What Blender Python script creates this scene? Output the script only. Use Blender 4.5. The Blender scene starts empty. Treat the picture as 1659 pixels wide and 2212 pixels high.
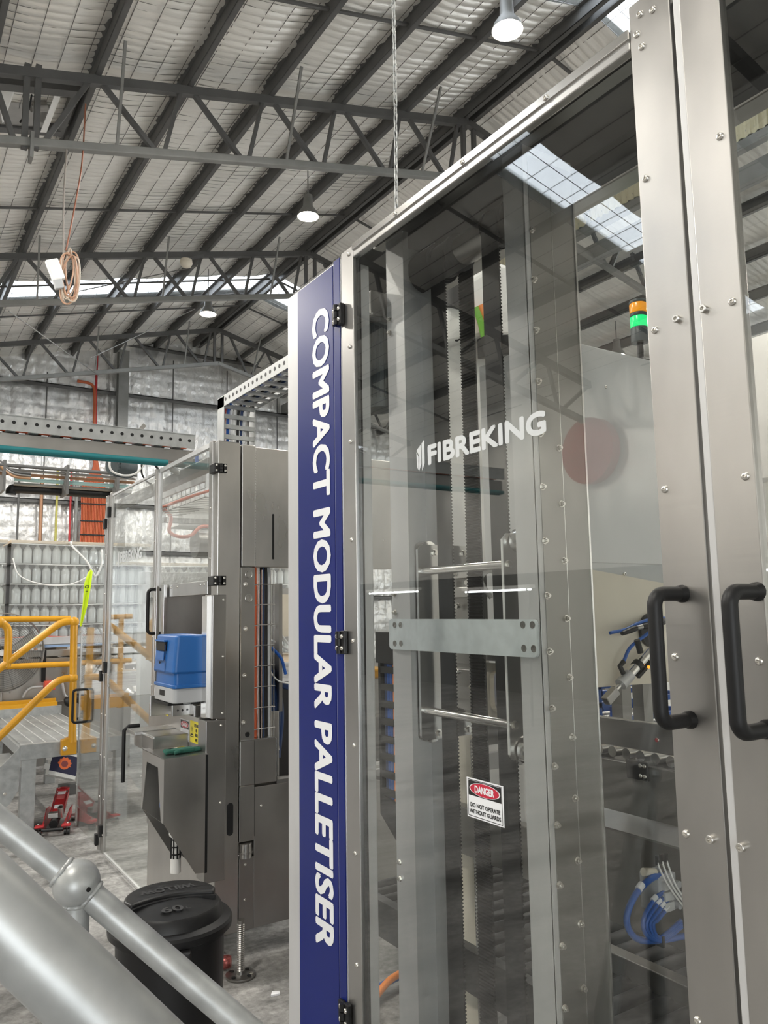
import bpy, bmesh, math, random
import numpy as np
from mathutils import Vector, Matrix
random.seed(7); rng = np.random.default_rng(7)
S = bpy.context.scene
COL = S.collection
V = Vector

# ------------------------------------------------------------------ camera
cd = bpy.data.cameras.new('camera'); cam = bpy.data.objects.new('camera', cd); COL.objects.link(cam)
yaw, pitch, roll = math.radians(33.1), math.radians(7.05), math.radians(0.97)
fw = V((math.sin(yaw)*math.cos(pitch), math.cos(yaw)*math.cos(pitch), math.sin(pitch)))
r0 = V((math.cos(yaw), -math.sin(yaw), 0)); u0 = r0.cross(fw)
rt = r0*math.cos(roll) - u0*math.sin(roll); up = u0*math.cos(roll) + r0*math.sin(roll)
cam.matrix_world = Matrix(((rt.x, up.x, -fw.x, 0.0), (rt.y, up.y, -fw.y, 0.0), (rt.z, up.z, -fw.z, 1.75), (0, 0, 0, 1)))
cd.sensor_fit = 'VERTICAL'; cd.sensor_height = 36.0; cd.lens = 36.0*1690/2212
cd.clip_start = 0.05; cd.clip_end = 300
S.camera = cam

# ------------------------------------------------------------------ world and exposure
W = bpy.data.worlds.new('overcast_sky'); S.world = W; W.use_nodes = True
bg = W.node_tree.nodes['Background']; bg.inputs[0].default_value = (0.93, 0.97, 1.0, 1); bg.inputs[1].default_value = 5.0
S.view_settings.view_transform = 'Standard'; S.view_settings.look = 'None'
S.view_settings.exposure = 0.62; S.view_settings.gamma = 1.0; S.view_settings.use_curve_mapping = False
S.cycles.max_bounces = 9; S.cycles.diffuse_bounces = 4; S.cycles.glossy_bounces = 5
S.cycles.transparent_max_bounces = 14; S.cycles.sample_clamp_indirect = 8
LAMP_W = 470.0          # watts of one high bay lamp

# ------------------------------------------------------------------ materials
def mat(name, col, metal=0.0, rough=0.5, bump=0.0, bscale=(30, 30, 30), var=0.0, vscale=(6, 6, 6), rvar=0.0, spec=0.5, emit=None, estr=0.0, detail=4.0, bdist=0.01):
    m = bpy.data.materials.new(name); m.use_nodes = True
    nt = m.node_tree; b = nt.nodes['Principled BSDF']
    b.inputs['Base Color'].default_value = (*col, 1); b.inputs['Metallic'].default_value = metal
    b.inputs['Roughness'].default_value = rough; b.inputs['Specular IOR Level'].default_value = spec
    if emit: b.inputs['Emission Color'].default_value = (*emit, 1); b.inputs['Emission Strength'].default_value = estr
    if var or rvar or bump:
        tc = nt.nodes.new('ShaderNodeTexCoord')
    def noise(sc, det):
        mp = nt.nodes.new('ShaderNodeMapping'); mp.inputs['Scale'].default_value = sc
        nt.links.new(tc.outputs['Object'], mp.inputs[0])
        n = nt.nodes.new('ShaderNodeTexNoise'); n.inputs['Scale'].default_value = 1.0; n.inputs['Detail'].default_value = det
        nt.links.new(mp.outputs[0], n.inputs['Vector']); return n
    if var or rvar:
        n = noise(vscale, detail)
        if var:
            r = nt.nodes.new('ShaderNodeMapRange'); r.inputs[1].default_value = 0.3; r.inputs[2].default_value = 0.7
            r.inputs[3].default_value = 1-var; r.inputs[4].default_value = 1+var
            nt.links.new(n.outputs[0], r.inputs[0])
            mx = nt.nodes.new('ShaderNodeVectorMath'); mx.operation = 'SCALE'; mx.inputs[0].default_value = col
            nt.links.new(r.outputs[0], mx.inputs['Scale']); nt.links.new(mx.outputs[0], b.inputs['Base Color'])
        if rvar:
            r = nt.nodes.new('ShaderNodeMapRange'); r.inputs[1].default_value = 0.3; r.inputs[2].default_value = 0.7
            r.inputs[3].default_value = max(rough-rvar, .02); r.inputs[4].default_value = rough+rvar
            nt.links.new(n.outputs[0], r.inputs[0]); nt.links.new(r.outputs[0], b.inputs['Roughness'])
    if bump:
        n = noise(bscale, 3.0); bp = nt.nodes.new('ShaderNodeBump'); bp.inputs['Strength'].default_value = bump
        bp.inputs['Distance'].default_value = bdist
        nt.links.new(n.outputs[0], bp.inputs['Height']); nt.links.new(bp.outputs[0], b.inputs['Normal'])
    return m
def pane_mat(name, tint, base=0.05, rough=0.0, haze=0.0):
    m = bpy.data.materials.new(name); m.use_nodes = True; nt = m.node_tree; nt.nodes.clear()
    o = nt.nodes.new('ShaderNodeOutputMaterial'); t = nt.nodes.new('ShaderNodeBsdfTransparent'); t.inputs[0].default_value = (*tint, 1)
    g = nt.nodes.new('ShaderNodeBsdfGlossy'); g.inputs['Roughness'].default_value = rough; g.inputs[0].default_value = (1, 1, 1, 1)
    lw = nt.nodes.new('ShaderNodeLayerWeight'); lw.inputs[0].default_value = 0.5
    p = nt.nodes.new('ShaderNodeMath'); p.operation = 'POWER'; p.inputs[1].default_value = 5
    ma = nt.nodes.new('ShaderNodeMath'); ma.operation = 'MULTIPLY_ADD'; ma.inputs[1].default_value = 0.9; ma.inputs[2].default_value = base
    mx = nt.nodes.new('ShaderNodeMixShader')
    nt.links.new(lw.outputs['Facing'], p.inputs[0]); nt.links.new(p.outputs[0], ma.inputs[0]); nt.links.new(ma.outputs[0], mx.inputs[0])
    nt.links.new(t.outputs[0], mx.inputs[1]); nt.links.new(g.outputs[0], mx.inputs[2])
    last = mx
    if haze:
        d = nt.nodes.new('ShaderNodeBsdfTranslucent') if haze < 0 else nt.nodes.new('ShaderNodeBsdfDiffuse')
        d.inputs[0].default_value = (.85, .87, .88, 1)
        m2 = nt.nodes.new('ShaderNodeMixShader'); m2.inputs[0].default_value = abs(haze)
        nt.links.new(mx.outputs[0], m2.inputs[1]); nt.links.new(d.outputs[0], m2.inputs[2]); last = m2
    nt.links.new(last.outputs[0], o.inputs[0]); return m

STEEL = mat('stainless_sheet', (.46, .448, .428), 1, .34, bump=.08, bscale=(3, 3, 90), var=.13, vscale=(5, 5, 2.2), rvar=.07, bdist=.002)
STEELH = mat('stainless_fresh', (.47, .463, .45), 1, .3, var=.05, vscale=(9, 9, 9))
STEELD = mat('stainless_dull', (.34, .33, .315), 1, .4, var=.18, vscale=(3, 3, 2), rvar=.06)
BRIGHT = mat('polished_steel', (.8, .79, .77), 1, .18)
BOLT = mat('zinc_bolt', (.72, .7, .66), 1, .27)
ALU = mat('satin_aluminium', (.60, .60, .60), .35, .42, var=.05, vscale=(12, 12, 3))
GALV = mat('galvanised_steel', (.40, .412, .408), .5, .42, bump=.12, bscale=(60, 60, 60), var=.14, vscale=(22, 22, 22), rvar=.08, bdist=.002)
ZINCP = mat('zinc_plate', (.72, .775, .79), .25, .38, var=.08, vscale=(25, 25, 25))
RAILM = mat('galvanised_handrail', (.40, .41, .405), .4, .40, bump=.14, bscale=(50, 50, 50), var=.2, vscale=(18, 18, 18), bdist=.002)
STRUCT = mat('grey_structural_paint', (.105, .105, .103), 0, .55, var=.15, vscale=(3, 3, 3))
STRUCTL = mat('pale_structural_steel', (.23, .23, .22), .1, .5, var=.12, vscale=(4, 4, 4))
ROOFOIL = mat('roof_foil_blanket', (.86, .845, .80), .45, .42, bump=.3, bscale=(8, 30, 8), var=.06, vscale=(2, 4, 2), bdist=.02, spec=.3)
WALLFOIL = mat('wall_foil_blanket', (.76, .76, .75), .55, .42, bump=.7, bscale=(7, 7, 5), var=.06, vscale=(2, 2, 3), bdist=.06)
WIRE = mat('dull_mesh_wire', (.16, .155, .15), .6, .5)
FLOORM = None
BLACKP = mat('black_plastic', (.008, .008, .0085), 0, .42, spec=.4)
BLACKM = mat('matt_black', (.009, .009, .0095), 0, .5, spec=.35)
RUBBER = mat('black_belt_rubber', (.008, .009, .0105), 0, .5)
BLUEP = mat('royal_blue_vinyl', (.003, .013, .145), 0, .34, spec=.3)
WHITEV = mat('white_vinyl', (.82, .83, .85), 0, .45)
FROST = mat('frosted_vinyl_letters', (.62, .64, .65), 0, .5)
WHITEP = mat('white_machine_paint', (.84, .84, .82), 0, .35, spec=.5)
GREYP = mat('grey_cabinet_paint', (.54, .55, .545), 0, .4, var=.03, vscale=(3, 3, 3))
CREAM = mat('cream_laminate', (.76, .70, .58), 0, .4, var=.05, vscale=(5, 5, 5))
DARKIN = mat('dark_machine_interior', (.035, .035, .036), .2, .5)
MOTORM = mat('slate_motor_casting', (.045, .06, .065), .1, .45)
YELLOW = mat('yellow_safety_paint', (.62, .30, .01), 0, .35, var=.06, vscale=(8, 8, 8))
LEMON = mat('lemon_sign', (.85, .72, .02), 0, .4)
RED = mat('red_enamel', (.42, .018, .022), 0, .35, var=.1, vscale=(20, 20, 20))
SIGNRED = mat('sign_red', (.55, .02, .05), 0, .4)
ORANGE = mat('orange_cable', (.75, .14, .045), 0, .45)
ORANGEB = mat('bright_orange_sheath', (.95, .3, .06), 0, .45)
GREENB = mat('green_sheath', (.2, .5, .06), 0, .45)
HOSEB = mat('blue_air_hose', (.012, .1, .42), 0, .35)
HOSEN = mat('navy_hose', (.012, .04, .13), 0, .4)
PRINTB = mat('printer_blue', (.012, .11, .36), 0, .38)
PRINTG = mat('printer_grey', (.42, .43, .44), 0, .45)
TEAL = mat('teal_cable', (.02, .2, .22), 0, .45)
GLOVE = mat('green_knit', (.02, .105, .075), 0, .9, bump=.5, bscale=(300, 300, 300), bdist=.001)
CARD = mat('navy_printed_card', (.012, .012, .05), 0, .5)
CARDW = mat('white_card', (.72, .72, .7), 0, .6)
FLAME = mat('orange_print', (.8, .16, .04), 0, .5)
TIMBER = mat('pale_board', (.6, .5, .38), 0, .6, var=.1, vscale=(4, 4, 30))
HIVIS = mat('fluoro_yellow_fabric', (.68, .9, .02), 0, .6)
CREAMR = mat('cream_fibreglass_rib', (.78, .72, .5), 0, .45)
LAMPE = mat('lit_lamp_face', (1, .95, .85), 0, .4, emit=(1, .92, .78), estr=28)
TUBEE = mat('lit_batten_tube', (1, 1, 1), 0, .4, emit=(.95, .98, 1), estr=9)
GREENL = mat('green_lit_lens', (.0, .35, .1), 0, .25, emit=(.01, .75, .2), estr=.75)
AMBERL = mat('amber_lens', (.75, .28, .01), 0, .25, emit=(1, .4, .02), estr=.25)
REDL = mat('red_lens', (.5, .01, .02), 0, .3)
INDIC = mat('orange_indicator', (.9, .3, .02), 0, .3, emit=(1, .35, .03), estr=1.2)
PANE = pane_mat('polycarbonate_sheet', (.92, .93, .92), .06)
FILM = pane_mat('stretch_film', (.93, .94, .94), .07, .12, .06)
SKYL = pane_mat('skylight_sheet', (.95, .97, 1.0), .05, .2, -.3)
PETB = mat('clear_bottle_plastic', (.66, .68, .67), .1, .16, spec=.7)

# ------------------------------------------------------------------ mesh helpers
class MB:
    def __init__(s): s.v = []; s.f = []
    def add(s, vs, fs):
        n = len(s.v); s.v += [tuple(p) for p in vs]; s.f += [tuple(n+i for i in f) for f in fs]; return s
    def box(s, x0, x1, y0, y1, z0, z1):
        vs = [(x, y, z) for z in (z0, z1) for y in (y0, y1) for x in (x0, x1)]
        return s.add(vs, [(0, 2, 3, 1), (4, 5, 7, 6), (0, 1, 5, 4), (2, 6, 7, 3), (0, 4, 6, 2), (1, 3, 7, 5)])
    def obox(s, c, ax, ay, az):
        c = V(c); ax = V(ax); ay = V(ay); az = V(az)
        vs = [c+ax*i+ay*j+az*k for k in (-1, 1) for j in (-1, 1) for i in (-1, 1)]
        fl = ax.cross(ay).dot(az) < 0
        fs = [(0, 2, 3, 1), (4, 5, 7, 6), (0, 1, 5, 4), (2, 6, 7, 3), (0, 4, 6, 2), (1, 3, 7, 5)]
        return s.add(vs, [f[::-1] for f in fs] if fl else fs)
    def bar(s, p0, p1, w, h, up=(0, 0, 1)):
        p0 = V(p0); p1 = V(p1); d = p1-p0; z = d.normalized(); x = V(up).cross(z)
        if x.length < 1e-4: x = V((1, 0, 0)).cross(z)
        x.normalize(); y = z.cross(x)
        return s.obox((p0+p1)/2, x*w/2, y*h/2, d/2)
    def cyl(s, p0, p1, r, n=16, r2=None, cap=True):
        p0 = V(p0); p1 = V(p1); r2 = r if r2 is None else r2
        z = (p1-p0).normalized(); x = z.orthogonal().normalized(); y = z.cross(x)
        a = [(math.cos(2*math.pi*i/n), math.sin(2*math.pi*i/n)) for i in range(n)]
        vs = [p0+(x*c+y*q)*r for c, q in a]+[p1+(x*c+y*q)*r2 for c, q in a]
        fs = [(i, (i+1) % n, n+(i+1) % n, n+i) for i in range(n)]
        if cap: fs += [tuple(range(n-1, -1, -1)), tuple(range(n, 2*n))]
        return s.add(vs, fs)
    def lathe(s, prof, o=(0, 0, 0), d=(0, 0, 1), n=24, cap=True):
        o = V(o); z = V(d).normalized(); x = z.orthogonal().normalized() if abs(z.z) < .999 else V((1, 0, 0)); y = z.cross(x)
        vs = []; m = len(prof)
        for r, h in prof:
            for i in range(n):
                t = 2*math.pi*i/n; vs.append(o+z*h+(x*math.cos(t)+y*math.sin(t))*r)
        fs = [(j*n+i, j*n+(i+1) % n, (j+1)*n+(i+1) % n, (j+1)*n+i) for j in range(m-1) for i in range(n)]
        if cap and prof[0][0] > 1e-6: fs.append(tuple(range(n-1, -1, -1)))
        if cap and prof[-1][0] > 1e-6: fs.append(tuple((m-1)*n+i for i in range(n)))
        return s.add(vs, fs)
    def sphere(s, c, r, n=16, sc=(1, 1, 1)):
        c = V(c); m = n//2; vs = []; 
        for j in range(m+1):
            t = math.pi*j/m
            for i in range(n):
                p = 2*math.pi*i/n; vs.append((c.x+r*sc[0]*math.sin(t)*math.cos(p), c.y+r*sc[1]*math.sin(t)*math.sin(p), c.z-r*sc[2]*math.cos(t)))
        return s.add(vs, [(j*n+i, j*n+(i+1) % n, (j+1)*n+(i+1) % n, (j+1)*n+i) for j in range(m) for i in range(n)])
    def tube(s, pts, r, n=10, cap=True):
        pts = [V(p) for p in pts]; N = len(pts); vs = []
        t0 = (pts[1]-pts[0]).normalized(); x = t0.orthogonal().normalized()
        for k, p in enumerate(pts):
            t = ((pts[min(k+1, N-1)]-pts[max(k-1, 0)])).normalized()
            x = (x-t*x.dot(t)).normalized(); y = t.cross(x)
            rr = r[k] if isinstance(r, (list, tuple)) else r
            for i in range(n):
                a = 2*math.pi*i/n; vs.append(p+(x*math.cos(a)+y*math.sin(a))*rr)
        fs = [(j*n+i, j*n+(i+1) % n, (j+1)*n+(i+1) % n, (j+1)*n+i) for j in range(N-1) for i in range(n)]
        if cap: fs += [tuple(range(n-1, -1, -1)), tuple((N-1)*n+i for i in range(n))]
        return s.add(vs, fs)
    def prism(s, poly, ext):
        e = V(ext); a = [V(p) for p in poly]; n = len(a)
        nrm = V((0, 0, 0))
        for i in range(n): nrm += a[i].cross(a[(i+1) % n])
        if nrm.dot(e) > 0: a = a[::-1]
        vs = a+[p+e for p in a]
        return s.add(vs, [tuple(range(n)), tuple(range(2*n-1, n-1, -1))]+[(i, n+i, n+(i+1) % n, (i+1) % n) for i in range(n)])
    def frame(s, outer, inner, ext):
        """plate with one hole: outer and inner loops of equal length"""
        e = V(ext); n = len(outer); vs = [V(p) for p in outer]+[V(p) for p in inner]; vs += [p+e for p in vs]
        fs = []
        for i in range(n):
            j = (i+1) % n
            fs += [(i, j, n+j, n+i), (2*n+i, 3*n+i, 3*n+j, 2*n+j), (i, 2*n+i, 2*n+j, j), (n+i, n+j, 3*n+j, 3*n+i)]
        return s.add(vs, fs)
    def mesh(s, name, off=(0, 0, 0), smooth=None):
        me = bpy.data.meshes.new(name); ox, oy, oz = off
        me.from_pydata([(a-ox, b-oy, c-oz) for a, b, c in s.v], [], s.f); me.update()
        if smooth is not None:
            me.polygons.foreach_set('use_smooth', [True]*len(me.polygons)); me.set_sharp_from_angle(angle=math.radians(smooth))
        return me

def off_of(p):
    o = V((0, 0, 0))
    while p is not None: o += p.location; p = p.parent
    return o
def link(o, parent=None):
    COL.objects.link(o)
    if parent is not None: o.parent = parent
    return o
def fixn(me):
    b = bmesh.new(); b.from_mesh(me); bmesh.ops.recalc_face_normals(b, faces=b.faces); b.to_mesh(me); b.free()
def build(name, mb, m, parent=None, smooth=None, bev=0, seg=2, label=None, fix=False, kind=None):
    if parent is None:
        xs = np.array(mb.v); lo = xs.min(0); hi = xs.max(0); off = ((lo[0]+hi[0])/2, (lo[1]+hi[1])/2, lo[2]); loc = off
    else:
        off = off_of(parent); loc = (0, 0, 0)
    me = mb.mesh(name, off, smooth); me.materials.append(m)
    if fix: fixn(me)
    o = bpy.data.objects.new(name, me); o.location = loc; link(o, parent)
    if bev:
        md = o.modifiers.new('bevel', 'BEVEL'); md.width = bev; md.segments = seg; md.limit_method = 'ANGLE'; md.angle_limit = math.radians(40)
    if label: o['label'] = label
    if kind: o['kind'] = kind
    return o
def tag(o, label, cat, group=None):
    o['label'] = label; o['category'] = cat
    if group: o['group'] = group
    return o
def thing(name, label, cat, loc, group=None):
    o = bpy.data.objects.new(name, None); o.location = loc; o.empty_display_size = .1; link(o)
    return tag(o, label, cat, group)
def inst(name, me, pos, nrm, parent, spin=0.0, label=None):
    """a shared mesh (its +Z along nrm) set at pos as one part of parent"""
    o = bpy.data.objects.new(name, me); off = off_of(parent)
    o.location = V(pos)-off; q = V(nrm).to_track_quat('Z', 'Y')
    o.rotation_mode = 'QUATERNION'; o.rotation_quaternion = q @ Matrix.Rotation(spin, 3, 'Z').to_quaternion() if spin else q
    link(o, parent)
    if label: o['label'] = label
    return o
def put(name, me, loc, parent):
    o = bpy.data.objects.new(name, me); o.location = V(loc)-off_of(parent); return link(o, parent)
def copy_tree(o, parent=None):
    c = o.copy(); COL.objects.link(c); c.parent = parent
    for ch in o.children: copy_tree(ch, c)
    return c
def text(body, org, xd, yd, w, h, m, parent, name='lettering', bold=.02, thick=.0006, label=None, res=3, space=1.0):
    """lettering as flat raised geometry: body fits a w by h box whose lower left corner is org"""
    cu = bpy.data.curves.new('t', 'FONT'); cu.body = body; cu.resolution_u = res; cu.space_character = space
    cu.align_x = 'CENTER'; cu.space_line = 1.1
    ob = bpy.data.objects.new('t', cu); COL.objects.link(ob)
    dg = bpy.context.evaluated_depsgraph_get(); me = bpy.data.meshes.new_from_object(ob.evaluated_get(dg))
    bpy.data.objects.remove(ob); bpy.data.curves.remove(cu)
    b = bmesh.new(); b.from_mesh(me)
    lo = [min(v.co[i] for v in b.verts) for i in (0, 1)]; hi = [max(v.co[i] for v in b.verts) for i in (0, 1)]
    xd = V(xd).normalized(); yd = V(yd).normalized(); n = xd.cross(yd); o = V(org)-off_of(parent)
    for v in b.verts:
        v.co = o+xd*((v.co.x-lo[0])/(hi[0]-lo[0])*w)+yd*((v.co.y-lo[1])/(hi[1]-lo[1])*h)+n*thick
    if bold:
        src = b.verts[:] + b.edges[:] + b.faces[:]; sc = h*bold*1.9/max(body.count('\n')+1, 1)
        for k in range(6):
            g = bmesh.ops.duplicate(b, geom=src)['geom']; a = math.pi*k/3+.3
            bmesh.ops.translate(b, verts=[q for q in g if isinstance(q, bmesh.types.BMVert)], vec=xd*math.cos(a)*sc+yd*math.sin(a)*sc+n*(k+1)*2e-6)
    b.to_mesh(me); b.free(); me.name = name; me.materials.clear(); me.materials.append(m)
    t = bpy.data.objects.new(name, me); link(t, parent)
    if label: t['label'] = label
    return t
def arc(c, u, v, r, a0, a1, n):
    c = V(c); u = V(u); v = V(v)
    return [c+(u*math.cos(a0+(a1-a0)*i/n)+v*math.sin(a0+(a1-a0)*i/n))*r for i in range(n+1)]
def rrect(c, u, v, w, h, r, k=4):
    """rounded rectangle loop, centre c, in-plane unit axes u and v"""
    c = V(c); u = V(u); v = V(v); p = []
    for sx, sy, a in ((1, 1, 0), (-1, 1, 90), (-1, -1, 180), (1, -1, 270)):
        p += arc(c+u*sx*(w/2-r)+v*sy*(h/2-r), u, v, r, math.radians(a), math.radians(a+90), k)
    return p
def curve(pts, n=8):
    """smooth path through pts (Catmull-Rom)"""
    P = [V(p) for p in pts]; P = [P[0]*2-P[1]]+P+[P[-1]*2-P[-2]]; out = []
    for i in range(1, len(P)-2):
        for k in range(n):
            t = k/n; a, b, c, d = P[i-1:i+3]
            out.append(.5*((2*b)+(c-a)*t+(2*a-5*b+4*c-d)*t*t+(3*b-3*c+d-a)*t**3))
    out.append(P[-2]); return out

# shared screws and bolts (local +Z points out of the surface they sit on)
def shared(name, parts_, m):
    b = MB()
    for f in parts_: f(b)
    me = b.mesh(name, smooth=35); me.materials.append(m); return me
SCREW = shared('button_screw', [lambda b: b.lathe([(.0066, 0), (.0066, .001), (.0058, .0028), (.0042, .0038), (.0026, .0041), (.0024, .0016), (0.0, .0016)], n=14)], BOLT)
CAPSCREW = shared('cap_screw', [lambda b: b.lathe([(.0065, 0), (.0065, .007), (.0058, .0078), (.0034, .0078), (.0032, .004), (0, .004)], n=14)], BOLT)
NUT = shared('hex_nut_bolt', [lambda b: b.lathe([(.0095, 0), (.0095, .0015), (.0075, .0016)], n=18), lambda b: b.cyl((0, 0, .0015), (0, 0, .008), .0072, 6), lambda b: b.cyl((0, 0, .008), (0, 0, .0125), .004, 10)], BOLT)
HEXB = shared('hex_head_bolt', [lambda b: b.lathe([(.0125, 0), (.0125, .002), (.0095, .0022)], n=18), lambda b: b.cyl((0, 0, .002), (0, 0, .011), .0098, 6)], BOLT)
CSK = shared('countersunk_screw', [lambda b: b.lathe([(.0096, 0), (.0096, .0012), (.0074, .0012), (.0072, .0006), (.0046, .0006), (.0042, .0014), (.0022, .0014), (.002, .0002), (0, .0002)], n=18)], STEELD)
# ------------------------------------------------------------------ floor, walls, roof (the setting)
EX, EZ, SL = 8.4, 10.27, .2517          # ridge line and roof pitch
def roof_z(x): return EZ - SL*abs(x-EX)
def floor_mat():
    m = mat('worn_concrete', (.2, .197, .19), 0, .55); nt = m.node_tree; b = nt.nodes['Principled BSDF']
    tc = nt.nodes.new('ShaderNodeTexCoord')
    def noise(sc, s, det, rough=.6, dist=0):
        mp = nt.nodes.new('ShaderNodeMapping'); mp.inputs['Scale'].default_value = sc; nt.links.new(tc.outputs['Object'], mp.inputs[0])
        n = nt.nodes.new('ShaderNodeTexNoise'); n.inputs['Scale'].default_value = s; n.inputs['Detail'].default_value = det
        n.inputs['Roughness'].default_value = rough; n.inputs['Distortion'].default_value = dist
        nt.links.new(mp.outputs[0], n.inputs['Vector']); return n
    n1 = noise((.35, 1.6, 1), 1.6, 8, .7, .6); n2 = noise((1, 1, 1), 26, 6, .7)
    r = nt.nodes.new('ShaderNodeValToRGB'); e = r.color_ramp.elements
    e[0].position = .34; e[0].color = (.07, .069, .066, 1); e[1].position = .62; e[1].color = (.42, .41, .395, 1)
    k = e.new(.47); k.color = (.25, .245, .235, 1)
    nt.links.new(n1.outputs[0], r.inputs[0])
    r2 = nt.nodes.new('ShaderNodeMapRange'); r2.inputs[1].default_value = .35; r2.inputs[2].default_value = .68; r2.inputs[3].default_value = .6; r2.inputs[4].default_value = 1.25
    nt.links.new(n2.outputs[0], r2.inputs[0])
    mx = nt.nodes.new('ShaderNodeVectorMath'); mx.operation = 'SCALE'
    nt.links.new(r.outputs[0], mx.inputs[0]); nt.links.new(r2.outputs[0], mx.inputs['Scale']); nt.links.new(mx.outputs[0], b.inputs['Base Color'])
    bp = nt.nodes.new('ShaderNodeBump'); bp.inputs['Strength'].default_value = .25; bp.inputs['Distance'].default_value = .01
    nt.links.new(n2.outputs[0], bp.inputs['Height']); nt.links.new(bp.outputs[0], b.inputs['Normal'])
    r3 = nt.nodes.new('ShaderNodeMapRange'); r3.inputs[3].default_value = .32; r3.inputs[4].default_value = .75
    nt.links.new(n1.outputs[0], r3.inputs[0]); nt.links.new(r3.outputs[0], b.inputs['Roughness'])
    return m
fl = build('floor', MB().box(-9.2, 26, -7, 24.2, -.2, 0), floor_mat(), kind='structure')

def sheet(name, xs, ys, zf, m, kind='structure', thick=None):
    """smooth displaced sheet over a grid; zf(X, Y) -> (x, y, z) arrays"""
    X, Y = np.meshgrid(xs, ys); P = np.stack(zf(X, Y), -1).reshape(-1, 3)
    ny, nx = X.shape; i = np.arange((ny-1)*(nx-1)); r, c = i//(nx-1), i % (nx-1); a = r*nx+c
    q = np.stack([a, a+1, a+nx+1, a+nx], -1)
    me = bpy.data.meshes.new(name); me.vertices.add(len(P)); me.vertices.foreach_set('co', P.astype(np.float32).ravel())
    me.loops.add(q.size); me.loops.foreach_set('vertex_index', q.ravel().astype(np.int32)); me.polygons.add(len(q))
    me.polygons.foreach_set('loop_start', np.arange(0, q.size, 4, dtype=np.int32)); me.polygons.foreach_set('use_smooth', np.ones(len(q), bool)); me.update(calc_edges=True)
    me.materials.append(m); o = bpy.data.objects.new(name, me); link(o)
    if kind: o['kind'] = kind
    return o
def vnoise(X, Y, sx, sy, seed):
    """cheap smooth value noise on a grid"""
    g = np.random.default_rng(seed).uniform(-1, 1, (257, 257)); u = X*sx+1000.3; v = Y*sy+1000.7
    iu = np.floor(u).astype(int); iv = np.floor(v).astype(int); fu = u-iu; fv = v-iv; fu = fu*fu*(3-2*fu); fv = fv*fv*(3-2*fv)
    G = lambda a, b: g[a % 257, b % 257]
    return (G(iu, iv)*(1-fu)+G(iu+1, iv)*fu)*(1-fv)+(G(iu, iv+1)*(1-fu)+G(iu+1, iv+1)*fu)*fv
PX = [2.07+1.235*k for k in range(-9, 6)]      # purlin lines of the left slope
FO = .27                                       # foil above truss chord line
SKY = ((6.35, 7.15), (17.95, 19.45))           # skylight strips across the slopes
def blanket(name, x0, x1, y0, y1, right=False, dx=.1, dy=.019):
    nx = max(int((x1-x0)/dx), 2); ny = max(int((y1-y0)/dy), 3)
    def zf(X, Y):
        ph = ((np.where(right, 2*EX-X, X)-2.07)/1.235) % 1.0
        sag = -.045*np.sin(np.pi*ph)
        w = Y/.135+.10*vnoise(X, Y, .9, .5, 3)+.10*vnoise(X, Y, 2.6, 1.5, 4)
        rip = -np.abs(np.sin(np.pi*w))**.5*.052*(.6+.4*vnoise(X, Y, 1.2, 2., 5))*(.12+.88*np.sin(np.pi*ph)**.7)
        cr = .008*vnoise(X, Y, 5, 13, 6)+.012*vnoise(X, Y, 1.1, 3.2, 8)
        return X, Y, (EZ-SL*np.abs(X-EX))+FO+sag+rip+cr
    return sheet(name, np.linspace(x0, x1, nx+1), np.linspace(y0, y1, ny+1), zf, ROOFOIL)
ys = [-7, SKY[0][0], SKY[0][1], SKY[1][0], SKY[1][1], 24.0]
for a, b in ((ys[0], ys[1]), (ys[2], ys[3]), (ys[4], ys[5])):
    blanket('ceiling', -9.2, 0, a, b, dx=.2, dy=.06); blanket('ceiling', 0, EX, a, b); blanket('ceiling', EX, 11.45, a, b, True)
# outer roof skin above the blanket keeps the sky out except at the skylight strips
sk = MB()
for a, b in ((ys[0], ys[1]), (ys[2], ys[3]), (ys[4], 24.2)):
    for x0, x1 in ((-9.2, EX), (EX, 11.45)):
        sk.prism([(x0, a, roof_z(x0)+.42), (x1, a, roof_z(x1)+.42), (x1, b, roof_z(x1)+.42), (x0, b, roof_z(x0)+.42)], (0, 0, .03))
build('ceiling', sk, GALV, kind='structure')
nw = 0
for a, b in SKY:
    for x0, x1 in ((-9.2, -4.0), (-3.9, 2.0), (2.1, EX), (EX, 11.45)):
        nw += 1
        w = MB().prism([(x0, a, roof_z(x0)+.40), (x1, a, roof_z(x1)+.40), (x1, b, roof_z(x1)+.40), (x0, b, roof_z(x0)+.40)], (0, 0, .006))
        build('window_%d' % nw, w, SKYL, kind='structure')
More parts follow.
